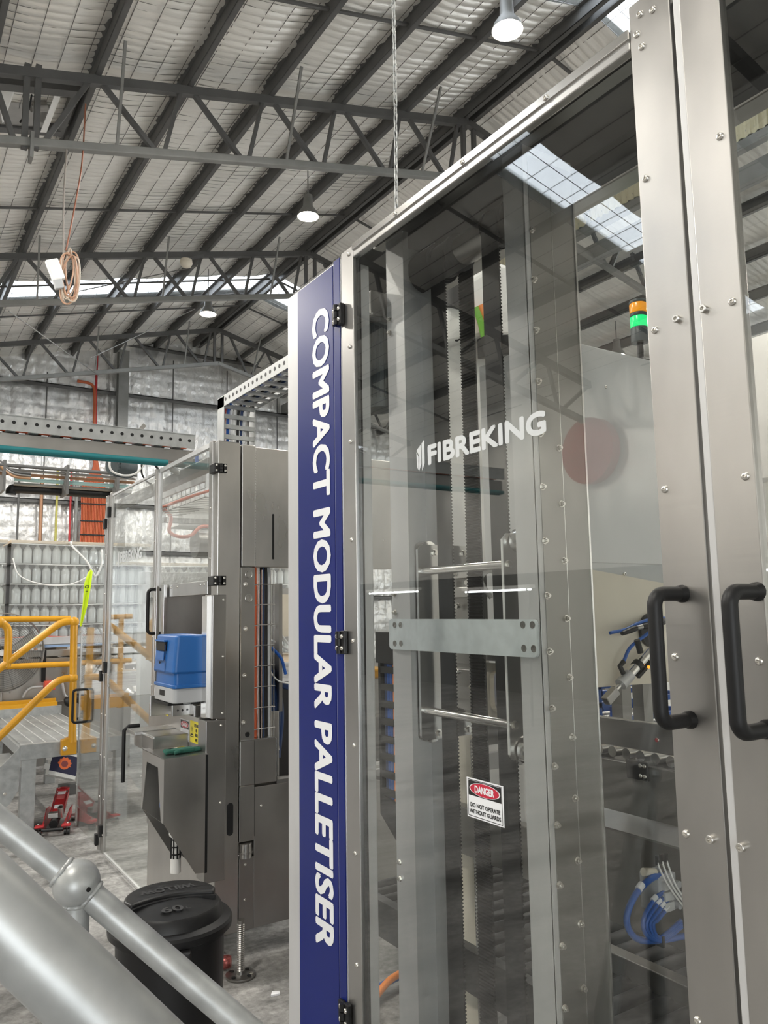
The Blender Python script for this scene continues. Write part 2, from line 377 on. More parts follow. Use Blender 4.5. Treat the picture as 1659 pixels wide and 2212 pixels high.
# safety mesh wires under the blanket, running along the shed
wires = MB()
for k in range(int((11.4+9)/.31)):
    x = -8.9+.31*k
    xx = x if x < EX else 2*EX-x
    ph = ((xx-2.07)/1.235) % 1
    z = roof_z(x)+FO-.045*math.sin(math.pi*ph)-.006-.036*math.sin(math.pi*ph)**.7
    wires.box(x-.0035, x+.0035, -6.9, 23.9, z-.003, z+.003)
for k in range(230):                         # the cross wires sit in the creases of the blanket
    y = -6.9+.135*k+(.135*52-6.9) % .135
    y = .135*round(y/.135)
    if y > 23.9: break
    for i in range(9):
        x0 = PX[7]+1.235*i if i < 7 else 2*EX-(PX[13]-1.235*(i-7)); pts = []
        for t in (0, .25, .5, .75, 1):
            x = x0+1.235*t; pts.append((x, roof_z(x)+FO-.047*math.sin(math.pi*t)-.006))
        for p_, q_ in zip(pts, pts[1:]):
            n_ = len(wires.v); wires.v += [(p_[0], y-.003, p_[1]), (p_[0], y+.003, p_[1]), (p_[0], y, p_[1]-.005), (q_[0], y-.003, q_[1]), (q_[0], y+.003, q_[1]), (q_[0], y, q_[1]-.005)]
            wires.f += [(n_, n_+2, n_+5, n_+3), (n_+2, n_+1, n_+4, n_+5)]
for a, b in SKY:
    y = a+.2
    while y < b:
        for x0, x1 in ((-9, EX), (EX, 11.4)):
            wires.bar((x0, y, roof_z(x0)+FO-.03), (x1, y, roof_z(x1)+FO-.03), .007, .006)
        y += .3
ceil_root = build('trim_1', wires, WIRE, kind='structure')
# purlins, one object each, hung under the left slope and the upper right slope
def purlin_mesh(L):
    b = MB(); h, fl_, t = .2, .075, .012
    b.box(-t/2, t/2, 0, L, 0, h); b.box(-t/2, fl_, 0, L, 0, t); b.box(-fl_, t/2, 0, L, h-t, h)
    b.box(fl_-t, fl_, 0, L, t, .022)
    return b
pm = purlin_mesh(30.8).mesh('purlin'); pm.materials.append(STRUCT)
roofs = bpy.data.objects.new('trim_2', None); link(roofs); roofs['kind'] = 'structure'
for x in PX+[2*EX-x for x in PX if x > 5.5]:
    if abs(x-EX) < .25: continue
    o = put('purlin', pm, (x, -6.9, roof_z(x)+.055), roofs)
    if x > EX: o.scale = (-1, 1, 1)
o = put('purlin', pm, (EX-.13, -6.9, EZ+.02), roofs); o = put('purlin', pm, (EX+.13, -6.9, EZ+.02), roofs); o.scale = (-1, 1, 1)
hole = MB().cyl((0, 0, 0), (0, .003, 0), .011, 8).mesh('hole'); hole.materials.append(BLACKM)
for y in (2.0, 8.05, 14.1, 18.0, 20.1):          # bridging angles across the purlins
    b = MB(); b.bar((-9, y, roof_z(-9)+.14), (EX-.1, y, roof_z(EX-.1)+.14), .05, .03); build('bridging', b, STRUCT, roofs)
    b = MB(); b.bar((EX+.1, y, roof_z(EX+.1)+.14), (11.4, y, roof_z(11.4)+.14), .05, .03); build('bridging', b, STRUCT, roofs)

# the stepped right-hand bay: cream ribbed band, lower blanket roof, far right
lowx = np.linspace(11.42, 25.9, 110)
def lowz(X, Y):
    ph = ((X-11.4)/1.3) % 1
    return X, Y, 9.12-.2*(X-11.4)-.05*np.sin(np.pi*ph)+np.abs(np.sin(np.pi*(Y/.135+.4*vnoise(X, Y, .9, .5, 13))))*.02+.012*vnoise(X, Y, 2, 5, 14)
sheet('ceiling', lowx, np.linspace(-7, 24, 800), lowz, ROOFOIL)
sk = MB()
sk.prism([(11.42, -7, 9.3), (26, -7, 6.4), (26, 24.2, 6.4), (11.42, 24.2, 9.3)], (0, 0, .03)); build('ceiling', sk, GALV, kind='structure')
rib = MB(); n = 1280
for i in range(n):
    y0 = -6.9+i*.024*1.0; y1 = y0+.024
    x0 = 11.4+.022*math.sin(2*math.pi*y0/.15); x1 = 11.4+.022*math.sin(2*math.pi*y1/.15)
    rib.add([(x0, y0, 9.2), (x1, y1, 9.2), (x1, y1, 9.66), (x0, y0, 9.66)], [(0, 1, 2, 3)])
build('wall_right', rib, CREAMR, kind='structure', smooth=60)
b = MB(); b.box(11.3, 11.36, -6.9, 23.9, 9.66, 9.74); b.box(11.36, 11.5, -6.9, 23.9, 9.0, 9.16); build('trim_3', b, STRUCTL, kind='structure')
for x in (12.7, 14.0, 15.3, 16.6, 17.9):
    put('purlin', pm, (x, -6.9, 9.12-.2*(x-11.4)-.24), roofs)
b = MB().box(11.42, 11.62, -6.9, 23.9, 8.45, 8.75); build('trim_4', b, STRUCTL, kind='structure')

# far gable wall with foil blanket bulging between girts
GZ = [.8, 2.2, 3.6, 5.0, 6.55, 8.4, 10.0]
def wz(X, Z):
    g = np.array(GZ); i = np.clip(np.searchsorted(g, Z)-1, 0, len(g)-2); ph = np.clip((Z-g[i])/(g[i+1]-g[i]), 0, 1)
    bul = .10*np.sin(np.pi*ph)**.6
    quilt = .03*np.abs(np.sin(np.pi*(X/.30+.2*vnoise(X, Z, .8, .8, 21))))**.6+.02*np.abs(np.sin(np.pi*Z/.3))**.6
    drape = .06*vnoise(X, Z, 6.5, .9, 22)*np.clip((ph-.6)*2.5, 0, 1)+.02*vnoise(X, Z, 3, 3, 23)+.008*vnoise(X, Z, 9, 8, 24)
    return X, 24.0-bul-quilt-drape*1.2, np.minimum(Z, EZ-SL*np.abs(X-EX)+.45)
sheet('wall_far', np.linspace(-2, 20, 620), np.linspace(0, 10.8, 260), wz, WALLFOIL)
build('wall_far_outer', MB().prism([(-9.2, 24.25, 0), (26, 24.25, 0), (26, 24.25, 6.5), (EX, 24.25, 10.8), (-9.2, 24.25, 6.4)], (0, .05, 0)), GALV, kind='structure').name = 'wall_far'
gw = bpy.data.objects.new('trim_5', None); link(gw); gw['kind'] = 'structure'
for z in GZ[1:]:
    b = MB(); b.box(-9, 19, 23.72, 23.95, z-.012, z+.012); b.box(-9, 19, 23.72, 23.745, z-.1, z+.012); build('girt', b, STRUCT, gw)
for x in (-2.0, 6.0, 14.0):
    b = MB(); zt = roof_z(x); b.box(x-.15, x+.15, 23.45, 23.465, 0, zt); b.box(x-.15, x+.15, 23.7, 23.715, 0, zt); b.box(x-.01, x+.01, 23.46, 23.7, 0, zt)
    build('wall_column', b, STRUCTL, gw)
for x in (3.9, 9.4, 2.0, 7.6, 11.2):
    b = MB().cyl((x, 23.74, 3.2), (x, 23.74, roof_z(x)-.4), .018, 6); build('tie_rod', b, STRUCT, gw)
# left wall, seen only as a reflection
def lw_(Yg, Zg):
    return -9.0+.05*np.sin(np.pi*Zg/1.4)+.03*vnoise(Yg, Zg, 3, 1, 31), Yg, Zg
sheet('wall_left', np.linspace(-7, 24, 200), np.linspace(2.4, 6.2, 60), lw_, ROOFOIL)
build('wall_left_lower', MB().box(-9.2, -8.95, -7, 24, 0, 2.42), mat('darkened_lower_wall', (.10, .10, .095), 0, .7), kind='structure').name = 'wall_left'  # unseen lower wall, coloured dark to weaken its reflection in the clear doors

# wall behind the camera with an open loading door
def rw_(Xg, Zg):
    return Xg, -6.9-.05*np.sin(np.pi*Zg/1.4)-.03*vnoise(Xg, Zg, 2, 1, 41), np.minimum(Zg, EZ-SL*np.abs(Xg-EX)+.4)
for x0, x1, z0, z1 in ((-9.2, -6.0, 0, 10.8), (-6.0, -1.5, 3.6, 10.8), (-1.5, 26, 0, 10.8)):
    sheet('wall_back', np.linspace(x0, x1, max(int((x1-x0)/.2), 8)), np.linspace(z0, z1, 50), rw_, ROOFOIL)

sheet('wall_far', np.linspace(-9.2, -2, 40), np.linspace(0, 10.8, 60), wz, WALLFOIL)
# ------------------------------------------------------------------ roof trusses, lamps and what hangs from the roof
def tz(x): return 8.15+.2517*x if x <= EX else 8.15+.2517*(2*EX-x)
def bz(x): return 7.243+.235*x if x <= EX else 7.243+.235*(2*EX-x)
def truss(y, label):
    t = thing('roof_truss', label, 'truss', (EX, y, tz(EX)), 'roof trusses')
    build('top_chord', MB().bar((-9.1, y, tz(-9.1)), (EX, y, tz(EX)), .1, .12), STRUCT, t)
    build('top_chord', MB().bar((EX, y, tz(EX)), (16.5, y, tz(16.5)), .1, .12), STRUCT, t)
    build('bottom_chord', MB().bar((-9.1, y, bz(-9.1)), (EX, y, bz(EX)), .11, .11), STRUCTL, t, bev=.015)
    build('bottom_chord', MB().bar((EX, y, bz(EX)), (16.5, y, bz(16.5)), .11, .11), STRUCTL, t, bev=.015)
    for k in range(-9, 5):
        x = 2.07+1.235*k; xb = x+.88; xn = x+1.235
        if k == -1:       # the bolted splice with its pair of posts
            for xx in (1.27, 1.40): build('splice_post', MB().bar((xx, y, bz(xx)-.08), (xx, y, tz(xx)+.12), .07, .07, (0, 1, 0)), STRUCT, t)
            build('splice_plate', MB().box(1.33, 1.37, y-.09, y+.09, bz(1.33)-.22, bz(1.33)+.12), STRUCTL, t)
            build('web', MB().bar((.86, y, tz(.86)), (1.16, y, bz(1.16)), .06, .07, (0, 1, 0)), STRUCT, t)
            build('web', MB().bar((1.48, y, bz(1.48)), (2.02, y, tz(2.02)), .06, .07, (0, 1, 0)), STRUCT, t)
            continue
        if xb > EX-.3: continue
        build('web', MB().bar((x+.08, y, tz(x+.08)), (xb-.05, y, bz(xb)), .06, .065, (0, 1, 0)), STRUCT, t)
        build('web', MB().bar((xb+.05, y, bz(xb)), (min(xn-.08, EX), y, tz(xn-.08)), .05, .06, (0, 1, 0)), STRUCT, t)
    build('ridge_post', MB().bar((EX-.12, y, bz(EX)), (EX-.12, y, tz(EX)), .07, .07, (0, 1, 0)), STRUCT, t)
    build('ridge_post', MB().bar((EX+.12, y, bz(EX)), (EX+.12, y, tz(EX)), .07, .07, (0, 1, 0)), STRUCT, t)
    for k in range(6):
        x = EX+.35+1.235*k
        build('web', MB().bar((x, y, tz(x)), (x+.6, y, bz(x+.6)), .06, .065, (0, 1, 0)), STRUCT, t)
        build('web', MB().bar((x+.7, y, bz(x+.7)), (x+1.2, y, tz(x+1.2)), .05, .06, (0, 1, 0)), STRUCT, t)
    for x in (-2.7, 2.28, 4.74, 7.25):   # pale fly braces up to the purlins
        build('fly_brace', MB().bar((x+.1, y, bz(x)+.02), (x, y-.72, roof_z(x)+.12), .035, .035, (1, 0, 0)), STRUCTL, t)
    for x in (9.5, 12.0):
        build('fly_brace', MB().bar((x, y, bz(x)+.02), (x, y-.72, roof_z(x)+.12), .035, .035, (1, 0, 0)), STRUCTL, t)
truss(9.95, 'nearest grey steel roof truss, at the top left of the view')
truss(15.95, 'middle grey steel roof truss, in front of the bright skylight strip')
truss(21.95, 'farthest grey steel roof truss, close against the foil end wall')
truss(3.95, 'grey steel roof truss almost overhead, above the top edge of the photo')

def lamp(x, y, z, label, watt=LAMP_W):
    t = thing('high_bay_lamp', label, 'lamp', (x, y, z-.06), 'high bay lamps')
    build('housing', MB().lathe([(.03, .42), (.08, .41), (.09, .2), (.17, .08), (.2, .0), (.195, .0), (.165, .075), (.0, .09)], (x, y, z)), STRUCTL, t, smooth=40)
    build('lamp_face', MB().lathe([(.0, -.05), (.08, -.045), (.14, -.02), (.16, .03), (.0, .06)], (x, y, z)), LAMPE, t, smooth=60)
    build('hanger_rod', MB().cyl((x, y, z+.4), (x, y, roof_z(x)+.1), .012, 8), STRUCTL, t)
    L = bpy.data.lights.new('lamp_light', 'SPOT'); L.energy = watt; L.color = (1, .95, .87); L.shadow_soft_size = .16; L.spot_size = math.radians(172); L.spot_blend = .25
    o = bpy.data.objects.new('lamp_light', L); o.location = (0, 0, -.16); link(o, t)
lamp(6.28, 6.62, 8.9, 'glowing high bay lamp nearest the camera, at the upper right')
lamp(6.28, 12.0, 8.86, 'glowing high bay lamp in the middle, above the blue banner post')
lamp(6.28, 17.1, 8.72, 'glowing high bay lamp farthest away, below the skylight strip')
for i, (x, y) in enumerate(((-2.2, 1.0), (-2.2, 6.62), (-2.2, 12.0), (-2.2, 17.1), (-6.6, 3.8), (6.28, 1.2))):
    lamp(x, y, 6.9 if x < -5 else 7.3 if x < 3 else 8.9, 'high bay lamp outside the photo, number %s of the rows to the left and behind' % ('one two three four five six'.split()[i]))
for x, y in ((14.5, 4), (14.5, 12)):
    lamp(x, y, 7.6, 'high bay lamp of the right-hand bay, %s one' % ('nearer' if y < 8 else 'farther'))

# hanging extension lead: two droppers, a socket box and a coil
t = thing('extension_lead', 'orange extension lead coiled and hung with a white socket box below the nearest truss', 'cable', (1.75, 9.9, 5.55))
build('dropper', MB().tube(curve([(1.76, 9.93, 7.6), (1.74, 9.9, 6.9), (1.76, 9.9, 6.2)]), .011, 6), mat('grey_lead', (.3, .27, .24)), t, smooth=60)
build('dropper', MB().tube(curve([(1.97, 9.93, 8.3), (1.95, 9.93, 7.5), (1.88, 9.9, 6.9), (1.79, 9.9, 6.25)]), .01, 6), mat('rust_lead', (.3, .11, .06)), t, smooth=60)
for k in range(7):
    w = .07+.02*(k % 3); c = V((1.8+.012*k, 9.86+.02*(k % 4), 5.93-.02*(k % 3))); h = .27+.03*((k*5) % 4)
    build('coil', MB().tube([c+V((w*math.cos(a)+.02*math.sin(2*a+k), .02*math.sin(a+k), h*math.sin(a))) for a in [2*math.pi*i/24 for i in range(25)]], .011, 6),
          [mat('lead_tan', (.5, .3, .2)), mat('lead_pale', (.55, .45, .36))][k % 2], t, smooth=60)
build('socket_box', MB().obox((1.66, 9.84, 5.94), V((.07, 0, .03)), V((0, .04, 0)), V((-.05, 0, .12))), WHITEP, t, bev=.015)
build('socket_box', MB().obox((1.7, 9.84, 5.78), V((.05, 0, .02)), V((0, .035, 0)), V((-.02, 0, .07))), PRINTG, t, bev=.012)

# chain hanging in front of the roof
cm = MB(); p = []
for i in range(13): a = 2*math.pi*i/12; p.append((.0085*math.cos(a), 0, .019*math.sin(a)+(.012 if math.sin(a) > .01 else -.012 if math.sin(a) < -.01 else 0)))
cm.tube(p, .0036, 6); cl = cm.mesh('chain_link', smooth=60); cl.materials.append(GALV)
t = thing('hanging_chain', 'long galvanised chain hanging from the roof down behind the tall machine', 'chain', (2.2, 3.2, 2.95))
z = 2.98; i = 0
while z < 5.35:
    o = put('chain_link', cl, (2.2+.004*math.sin(z*3), 3.2, z), t); o.rotation_euler = (0, .06*math.sin(i*1.7), (i % 2)*math.pi/2+.3)
    z += .047; i += 1
b = MB(); b.tube([(2.2, 3.2, 5.35), (2.2, 3.2, 8.9)], .009, 6); build('hanger_wire', b, GALV, t)

# smoke detector and cross wires by the middle truss
t = thing('ceiling_detector', 'small cream round detector on a bracket under the middle truss', 'detector', (5.1, 15.2, 8.85))
build('base', MB().lathe([(.12, .08), (.13, .0), (.1, -.06), (.04, -.09), (0, -.09)], (5.1, 15.2, 8.95)), CREAM, t, smooth=50)
build('arm', MB().bar((5.1, 15.2, 9.03), (5.6, 15.6, 9.4), .06, .06), STRUCT, t)
def wire_thing(label, pts, r=.012):
    o = build('bracing_wire', MB().tube(pts, r, 6), STRUCTL); tag(o, label, 'wire', 'bracing wires'); return o
wire_thing('pale bracing wire sloping down to the right below the middle truss', [(1.9, 16.0, 7.55), (4.9, 21.9, 8.3)])
wire_thing('pale bracing wire rising towards the farthest lamp', [(4.2, 19.5, 8.0), (6.1, 17.5, 8.95)])
wire_thing('dark bracing wire rising across the middle truss', [(2.6, 18.0, 8.6), (5.6, 15.95, 9.3)])

# roof vent with an open duct, far upper left
t = thing('roof_vent', 'open square roof vent duct with white sides behind the nearest truss', 'vent', (1.45, 11.0, 8.2))
def vz(x, k): return roof_z(x)+k
for y, w in ((10.47, .16), (11.52, .14)): build('frame', MB().bar((.3, y, vz(.3, .17)), (1.98, y, vz(1.98, .17)), w, .14), STRUCT, t)
build('frame', MB().box(1.90, 1.99, 10.4, 11.6, vz(1.94, .1), vz(1.94, .24)), STRUCT, t)
def vq(x0, x1, y0, y1, k0, k1): return [(x0, y0, vz(x0, k0)), (x1, y0, vz(x1, k0)), (x1, y1, vz(x1, k1)), (x0, y1, vz(x0, k1))]
build('duct_side', MB().prism(vq(.3, 1.75, 10.55, 10.95, .2, .24), (0, 0, .015)), WHITEP, t); build('duct_side', MB().prism(vq(.3, 1.75, 10.97, 11.44, .20, .13), (0, 0, .015)), STEELH, t)
build('duct_end', MB().prism([(1.72, 10.55, vz(1.72, .2)), (1.80, 10.55, vz(1.8, .2)), (1.74, 11.4, vz(1.74, .04)), (1.66, 11.4, vz(1.66, .04))], (0, 0, .02)), WHITEP, t)
build('damper_flap', MB().prism([(1.0, 10.62, vz(1, .16)), (1.2, 10.62, vz(1.2, .16)), (1.12, 10.95, vz(1.12, -.12))], (.02, 0, .02)), WHITEP, t)
build('motor', MB().cyl((1.45, 10.9, vz(1.45, .12)), (1.65, 10.9, vz(1.65, .15)), .07, 16), STEELD, t, smooth=40)
build('flex_cable', MB().tube(curve([(1.42, 10.6, vz(1.42, .12)), (1.40, 10.7, vz(1.4, -.05)), (1.33, 10.9, vz(1.33, -.12))]), .012, 6), BLACKM, t)
BL = mat('sign_black', (.012, .012, .012), 0, .5)
def danger_sign(parent, O, xd, yd, w, h, lines, label, top=.42):
    O = V(O); xd = V(xd); yd = V(yd); n = xd.cross(yd)
    P = lambda a, b, k: O+xd*a*w+yd*b*h+n*k
    R4 = lambda a0, a1, b0, b1, k: [P(a0, b0, k), P(a1, b0, k), P(a1, b1, k), P(a0, b1, k)]
    s = build('danger_sticker', MB().prism(R4(0, 1, 0, 1, 0), n*.0008), WHITEV, parent, label=label)
    build('border', MB().frame(R4(.03, .97, .035, .965, .0009), R4(.042, .958, .052, .948, .0009), n*.0001), BL, s)
    build('black_field', MB().prism(R4(.05, .95, 1-top-.02, .94, .0009), n*.0001), BL, s)
    c = P(.5, .94-top/2+.02, .0011); ov = lambda q: [c+xd*w*.42*q*math.cos(t)+yd*h*top*.41*q*math.sin(t) for t in [2*math.pi*i/36 for i in range(36)]]
    build('oval_rim', MB().prism(ov(1.0), n*.0001), WHITEV, s); build('red_oval', MB().prism([p+n*.0002 for p in ov(.94)], n*.0001), SIGNRED, s)
    text('DANGER', P(.24, .94-top/2+.02-top*.2, .0012), xd, yd, w*.52, h*top*.4, WHITEV, s, bold=.03)
    text(lines, P(.075, .12, .0009), xd, yd, w*.85, h*(.86-top-.06-.12), BL, s, bold=.02)
    return s
# ------------------------------------------------------------------ the tall palletiser with the clear doors (right half)
PA = thing('palletiser', 'tall stainless palletiser with clear doors, blue lettered post and vertical toothed belts', 'machine', (1.5, 1.4, 0))
NX = (-1, 0, 0)
# banner post
post = build('banner_post', MB().box(1.1, 1.2, 1.9, 2.252, .02, 2.775), ALU, PA, bev=.004, label='bright steel corner post that carries the blue banner')
build('blue_panel', MB().box(1.0975, 1.1, 1.943, 2.172, .1, 2.768), BLUEP, post)
build('blue_panel', MB().box(1.0975, 1.1, 1.902, 1.937, .1, 2.778), BLUEP, post)
text('COMPACT MODULAR PALLETISER', (1.0970, 2.068, 2.656), (0, 0, -1), (0, -1, 0), 1.83, .098, WHITEV, post, label='white lettering COMPACT MODULAR PALLETISER', bold=.025)
build('foot', MB().lathe([(.06, 0), (.06, .012), (.02, .02), (.02, .1)], (1.15, 2.06, 0)), STEELD, PA, smooth=40)

def screws(parent, me, name, Y, zs, x=1.0985):
    for z in zs: inst(name, me, (x, Y, z), NX, parent, spin=z*9)
SZ = [2.767-.2757*i for i in range(10)]
def stile(y0, y1, z0, z1, door, m=STEEL):
    return build('stile', MB().box(1.0985, 1.118, y0, y1, z0, z1), m, door, bev=.0015)
# left door of the pair
d = build('door', MB().box(1.104, 1.1095, .80, 1.87, .14, 2.765), PANE, PA, label='clear polycarbonate door pane with frosted maker lettering')
stile(1.826, 1.893, .1, 2.785, d, STEELH); stile(.757, .841, .1, 2.83, d)
build('top_rail', MB().box(1.0985, 1.118, .842, 1.825, 2.748, 2.785), STEELH, d, bev=.003)
build('top_rail_lip', MB().box(1.094, 1.099, .842, 1.825, 2.768, 2.787), BRIGHT, d, bev=.001)
build('bottom_rail', MB().box(1.0985, 1.118, .842, 1.825, .1, .18), STEEL, d)
build('seal', MB().box(1.110, 1.116, 1.812, 1.826, .15, 2.75), BLACKM, d)
screws(d, SCREW, 'screw', 1.85, SZ); screws(d, SCREW, 'screw', .826, SZ)
screws(d, SCREW, 'screw', .817, [2.737, 2.80]); screws(d, SCREW, 'screw', .79, [2.79])
screws(d, CAPSCREW, 'handle_screw', .780, [2.22, 1.391])
for y in (1.05, 1.32, 1.6): inst('screw', SCREW, (1.0935, y, 2.776), NX, d)
# maker lettering on the pane, with its folded sheet emblem
text('FIBREKING', (1.1035, 1.492, 2.093), (0, -1, 0), (0, 0, 1), .392, .044, FROST, d, label='frosted lettering FIBREKING', bold=.035)
em = MB(); e = 1.1035
def yz(pts): return [(e, y, z) for y, z in pts]
em.prism(yz([(1.541, 2.135), (1.522, 2.147), (1.522, 2.098), (1.532, 2.082), (1.530, 2.12)]), (-.0006, 0, 0))
em.prism(yz([(1.519, 2.149), (1.508, 2.156), (1.508, 2.098), (1.519, 2.081)]), (-.0006, 0, 0))
em.prism(yz([(1.5415, 2.131), (1.533, 2.118), (1.534, 2.085), (1.540, 2.094)]), (-.0006, 0, 0))
build('emblem', em, FROST, d, label='frosted folded sheet emblem')
# danger sticker on the pane
danger_sign(PA, (1.1036, 1.381, 1.303), (0, -1, 0), (0, 0, 1), .118, .082, 'DO NOT OPERATE\nWITHOUT GUARDS', 'white DANGER sticker, do not operate without guards')
# right door of the pair
d2 = build('door', MB().box(1.104, 1.1095, -.35, .70, .14, 2.765), PANE, PA, label='clear door pane cut off by the right edge of the photo')
stile(.6655, .738, .1, 2.83, d2); stile(-.4, -.31, .1, 2.83, d2)
build('edge_fold', MB().box(1.1005, 1.118, .738, .7515, .1, 2.83), ALU, d2, bev=.0015)
build('top_rail', MB().box(1.0985, 1.118, -.31, .665, 2.748, 2.785), STEELH, d2, bev=.003); build('bottom_rail', MB().box(1.0985, 1.118, -.31, .665, .1, .18), STEEL, d2)
screws(d2, SCREW, 'screw', .681, SZ); screws(d2, CAPSCREW, 'handle_screw', .7295, [2.22, 1.391]); screws(d2, SCREW, 'screw', .70, [2.79])
def pull(y, door, z0=1.555, z1=1.778):
    x1 = 1.0985; x0 = 1.028; p = [(x1, y, z1-.012)]
    p += arc((x0+.02, y, z1-.032), (0, 0, 1), (-1, 0, 0), .02, 0, math.pi/2, 6) + arc((x0+.02, y, z0+.032), (-1, 0, 0), (0, 0, -1), .02, 0, math.pi/2, 6)
    p += [(x1, y, z0+.012)]
    h = build('door_handle', MB().tube(p, .0115, 14), BLACKM, door, smooth=60, label='matt black bow handle')
    for z in (z1-.012, z0+.012): build('handle_foot', MB().lathe([(.0145, 0), (.014, .006), (.0115, .012)], (x1, y, z), NX, 14), BLACKM, door, smooth=50)
pull(.805, d); pull(.676, d2)
def hinge(z):
    h = build('hinge', MB().box(1.0845, 1.0985, 1.876, 1.898, z-.032, z+.032), BLACKP, PA, bev=.003)
    build('hinge_leaf', MB().box(1.0865, 1.0975, 1.903, 1.93, z-.024, z+.03), BLACKP, h, bev=.003)
    b = MB(); 
    for k in range(3): b.cyl((1.083, 1.9, z-.03+.021*k), (1.083, 1.9, z-.012+.021*k), .0075, 12)
    build('knuckle', b, BLACKP, h, smooth=40)
    for y in (1.887, 1.917):
        for dz in (-.016, .016): inst('screw', SCREW, (1.0845 if y < 1.9 else 1.0865, y, z+dz), NX, h)
for z in (2.598, 1.66, .70): hinge(z)

# hood and rear frame
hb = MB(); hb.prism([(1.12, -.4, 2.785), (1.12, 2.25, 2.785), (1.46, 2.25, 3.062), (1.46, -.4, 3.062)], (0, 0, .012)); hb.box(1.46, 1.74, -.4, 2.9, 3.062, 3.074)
build('hood', hb, DARKIN, PA, label='dark underside of the machine hood')  # dark grey colour stands in for shade under the hood
build('hood_beam', MB().box(1.70, 1.76, -.4, 2.9, 2.99, 3.062), DARKIN, PA, bev=.004); build('hood_beam', MB().box(1.44, 1.48, -.4, 2.25, 3.03, 3.062), STEELD, PA)
build('hood_beam', MB().box(1.95, 2.03, -.3, 2.9, 3.12, 3.2), STEELD, PA, bev=.006)
build('frame_foot', MB().box(1.12, 1.3, -.4, 2.2, .02, .1), STEELD, PA)
# column one: channel opening to the right; column two: its back with two rows of nuts
c1 = build('column', MB().box(1.45, 1.456, 2.08, 2.184, .1, 3.03).box(1.456, 1.60, 2.178, 2.184, .1, 3.03).box(1.594, 1.60, 2.095, 2.178, .1, 3.03).box(1.456, 1.472, 2.08, 2.086, .1, 3.03), ALU, PA, label='pale folded column left of the belts')
for z in (2.743, 2.695, 1.798, 1.737, .95, .9): inst('bolt', NUT, (1.45, 2.166, z), NX, c1)
c2 = build('column', MB().box(1.45, 1.456, 1.492, 1.573, .1, 3.03).box(1.45, 1.64, 1.489, 1.495, .1, 3.03).box(1.634, 1.64, 1.495, 1.573, .1, 3.03), ALU, PA, label='pale folded column with two rows of nuts, right of the belts')
build('side_panel', MB().box(1.466, 1.6395, 1.4865, 1.489, .1, 3.0), STEELD, c2, label='brushed steel face of the column')  # darker steel puts the shade on this face into the colour
build('edge_strip', MB().box(1.636, 1.642, 1.483, 1.4895, .1, 3.0), BRIGHT, c2)
build('fold_line', MB().box(1.5475, 1.549, 1.4855, 1.4866, .1, 2.9), BRIGHT, c2)
z = 2.78
while z > .3: inst('nut', NUT, (1.4705, 1.4865, z), (0, -1, 0), c2, spin=z*7); z -= .1433
z = 2.78-.02
for k in range(17):
    zz = 2.172-.1525*k+.153*4
    if .3 < zz < 2.3: inst('nut', NUT, (1.538, 1.4865, zz), (0, -1, 0), c2, spin=zz*5)
# toothed belts: front strands outward smooth, back strands show their ribs
def strand(x, y0, y1, z0, z1, side):
    p = .0105; t = .005; n = int((z1-z0)/p); b = MB(); pts = [(x, z0), (x, z1)]
    prof = []
    for i in range(n):
        z = z0+i*p; prof += [(x+side*t, z), (x+side*(t+.0045), z+p*.25), (x+side*(t+.0045), z+p*.5), (x+side*t, z+p*.75)]
    prof.append((x+side*t, z0+n*p))
    poly = [(x, z0)]+[(x, z0+n*p)]
    vs = []; fs = []
    for a, z in prof: vs += [(x, y0, z), (a, y0, z), (a, y1, z), (x, y1, z)]
    for i in range(len(prof)-1):
        k = 4*i
        for j in range(4): fs.append((k+j, k+(j+1) % 4, k+4+(j+1) % 4, k+4+j))
    b.add(vs, fs); return b
for y0, y1 in ((1.968, 2.042), (1.70, 1.775)):
    build('belt', strand(1.537, y0, y1, .25, 2.94, 1), RUBBER, PA, fix=True); build('belt', strand(1.665, y0, y1, .25, 2.94, -1), RUBBER, PA, fix=True)
    for z in (2.94, .25):
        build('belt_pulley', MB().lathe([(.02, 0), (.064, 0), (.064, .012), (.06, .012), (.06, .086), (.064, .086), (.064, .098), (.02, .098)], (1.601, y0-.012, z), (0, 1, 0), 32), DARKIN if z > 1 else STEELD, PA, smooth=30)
build('drive_shaft', MB().cyl((1.601, 1.5, 2.94), (1.601, 2.2, 2.94), .028, 20), STEELD, PA, smooth=40)
build('drive_drum', MB().cyl((1.601, 2.055, 2.94), (1.601, 2.165, 2.94), .072, 32), DARKIN, PA, smooth=40)
build('drive_drum', MB().cyl((1.601, 1.79, 2.94), (1.601, 1.94, 2.94), .05, 32), STEELD, PA, smooth=40)
# lift carriage
CA = build('lift_carriage', MB().prism(rrect((1.438, 1.8425, 1.667), (0, 1, 0), (0, 0, 1), .69, .098, .014), (.01, 0, 0)), ZINCP, PA, smooth=30, label='zinc plated cross plate of the lift carriage')
for y, z in ((2.154, 1.697), (2.119, 1.697), (2.154, 1.637), (2.118, 1.638), (1.546, 1.702), (1.51, 1.702), (1.545, 1.641), (1.509, 1.641)): inst('screw', CSK, (1.438, y, z), NX, CA)
def splate(y, t):
    o = [(1.474, 1.345), (1.474, 1.94), (1.49, 1.956), (1.70, 1.956), (1.70, 1.90), (1.61, 1.86), (1.61, 1.43), (1.70, 1.40), (1.70, 1.335), (1.485, 1.335)]
    return MB().prism([(a, y, c) for a, c in o], (0, t, 0))
PEDGE = mat('plate_edge_highlight', (.78, .78, .77), .3, .4)  # near-white strips put the light on the plate edges into the colour
for y in (2.064, 1.652):
    build('side_plate', splate(y, .008), STEELH, CA); build('edge_highlight', MB().box(1.4715, 1.4742, y, y+.008, 1.35, 1.94), PEDGE, CA)
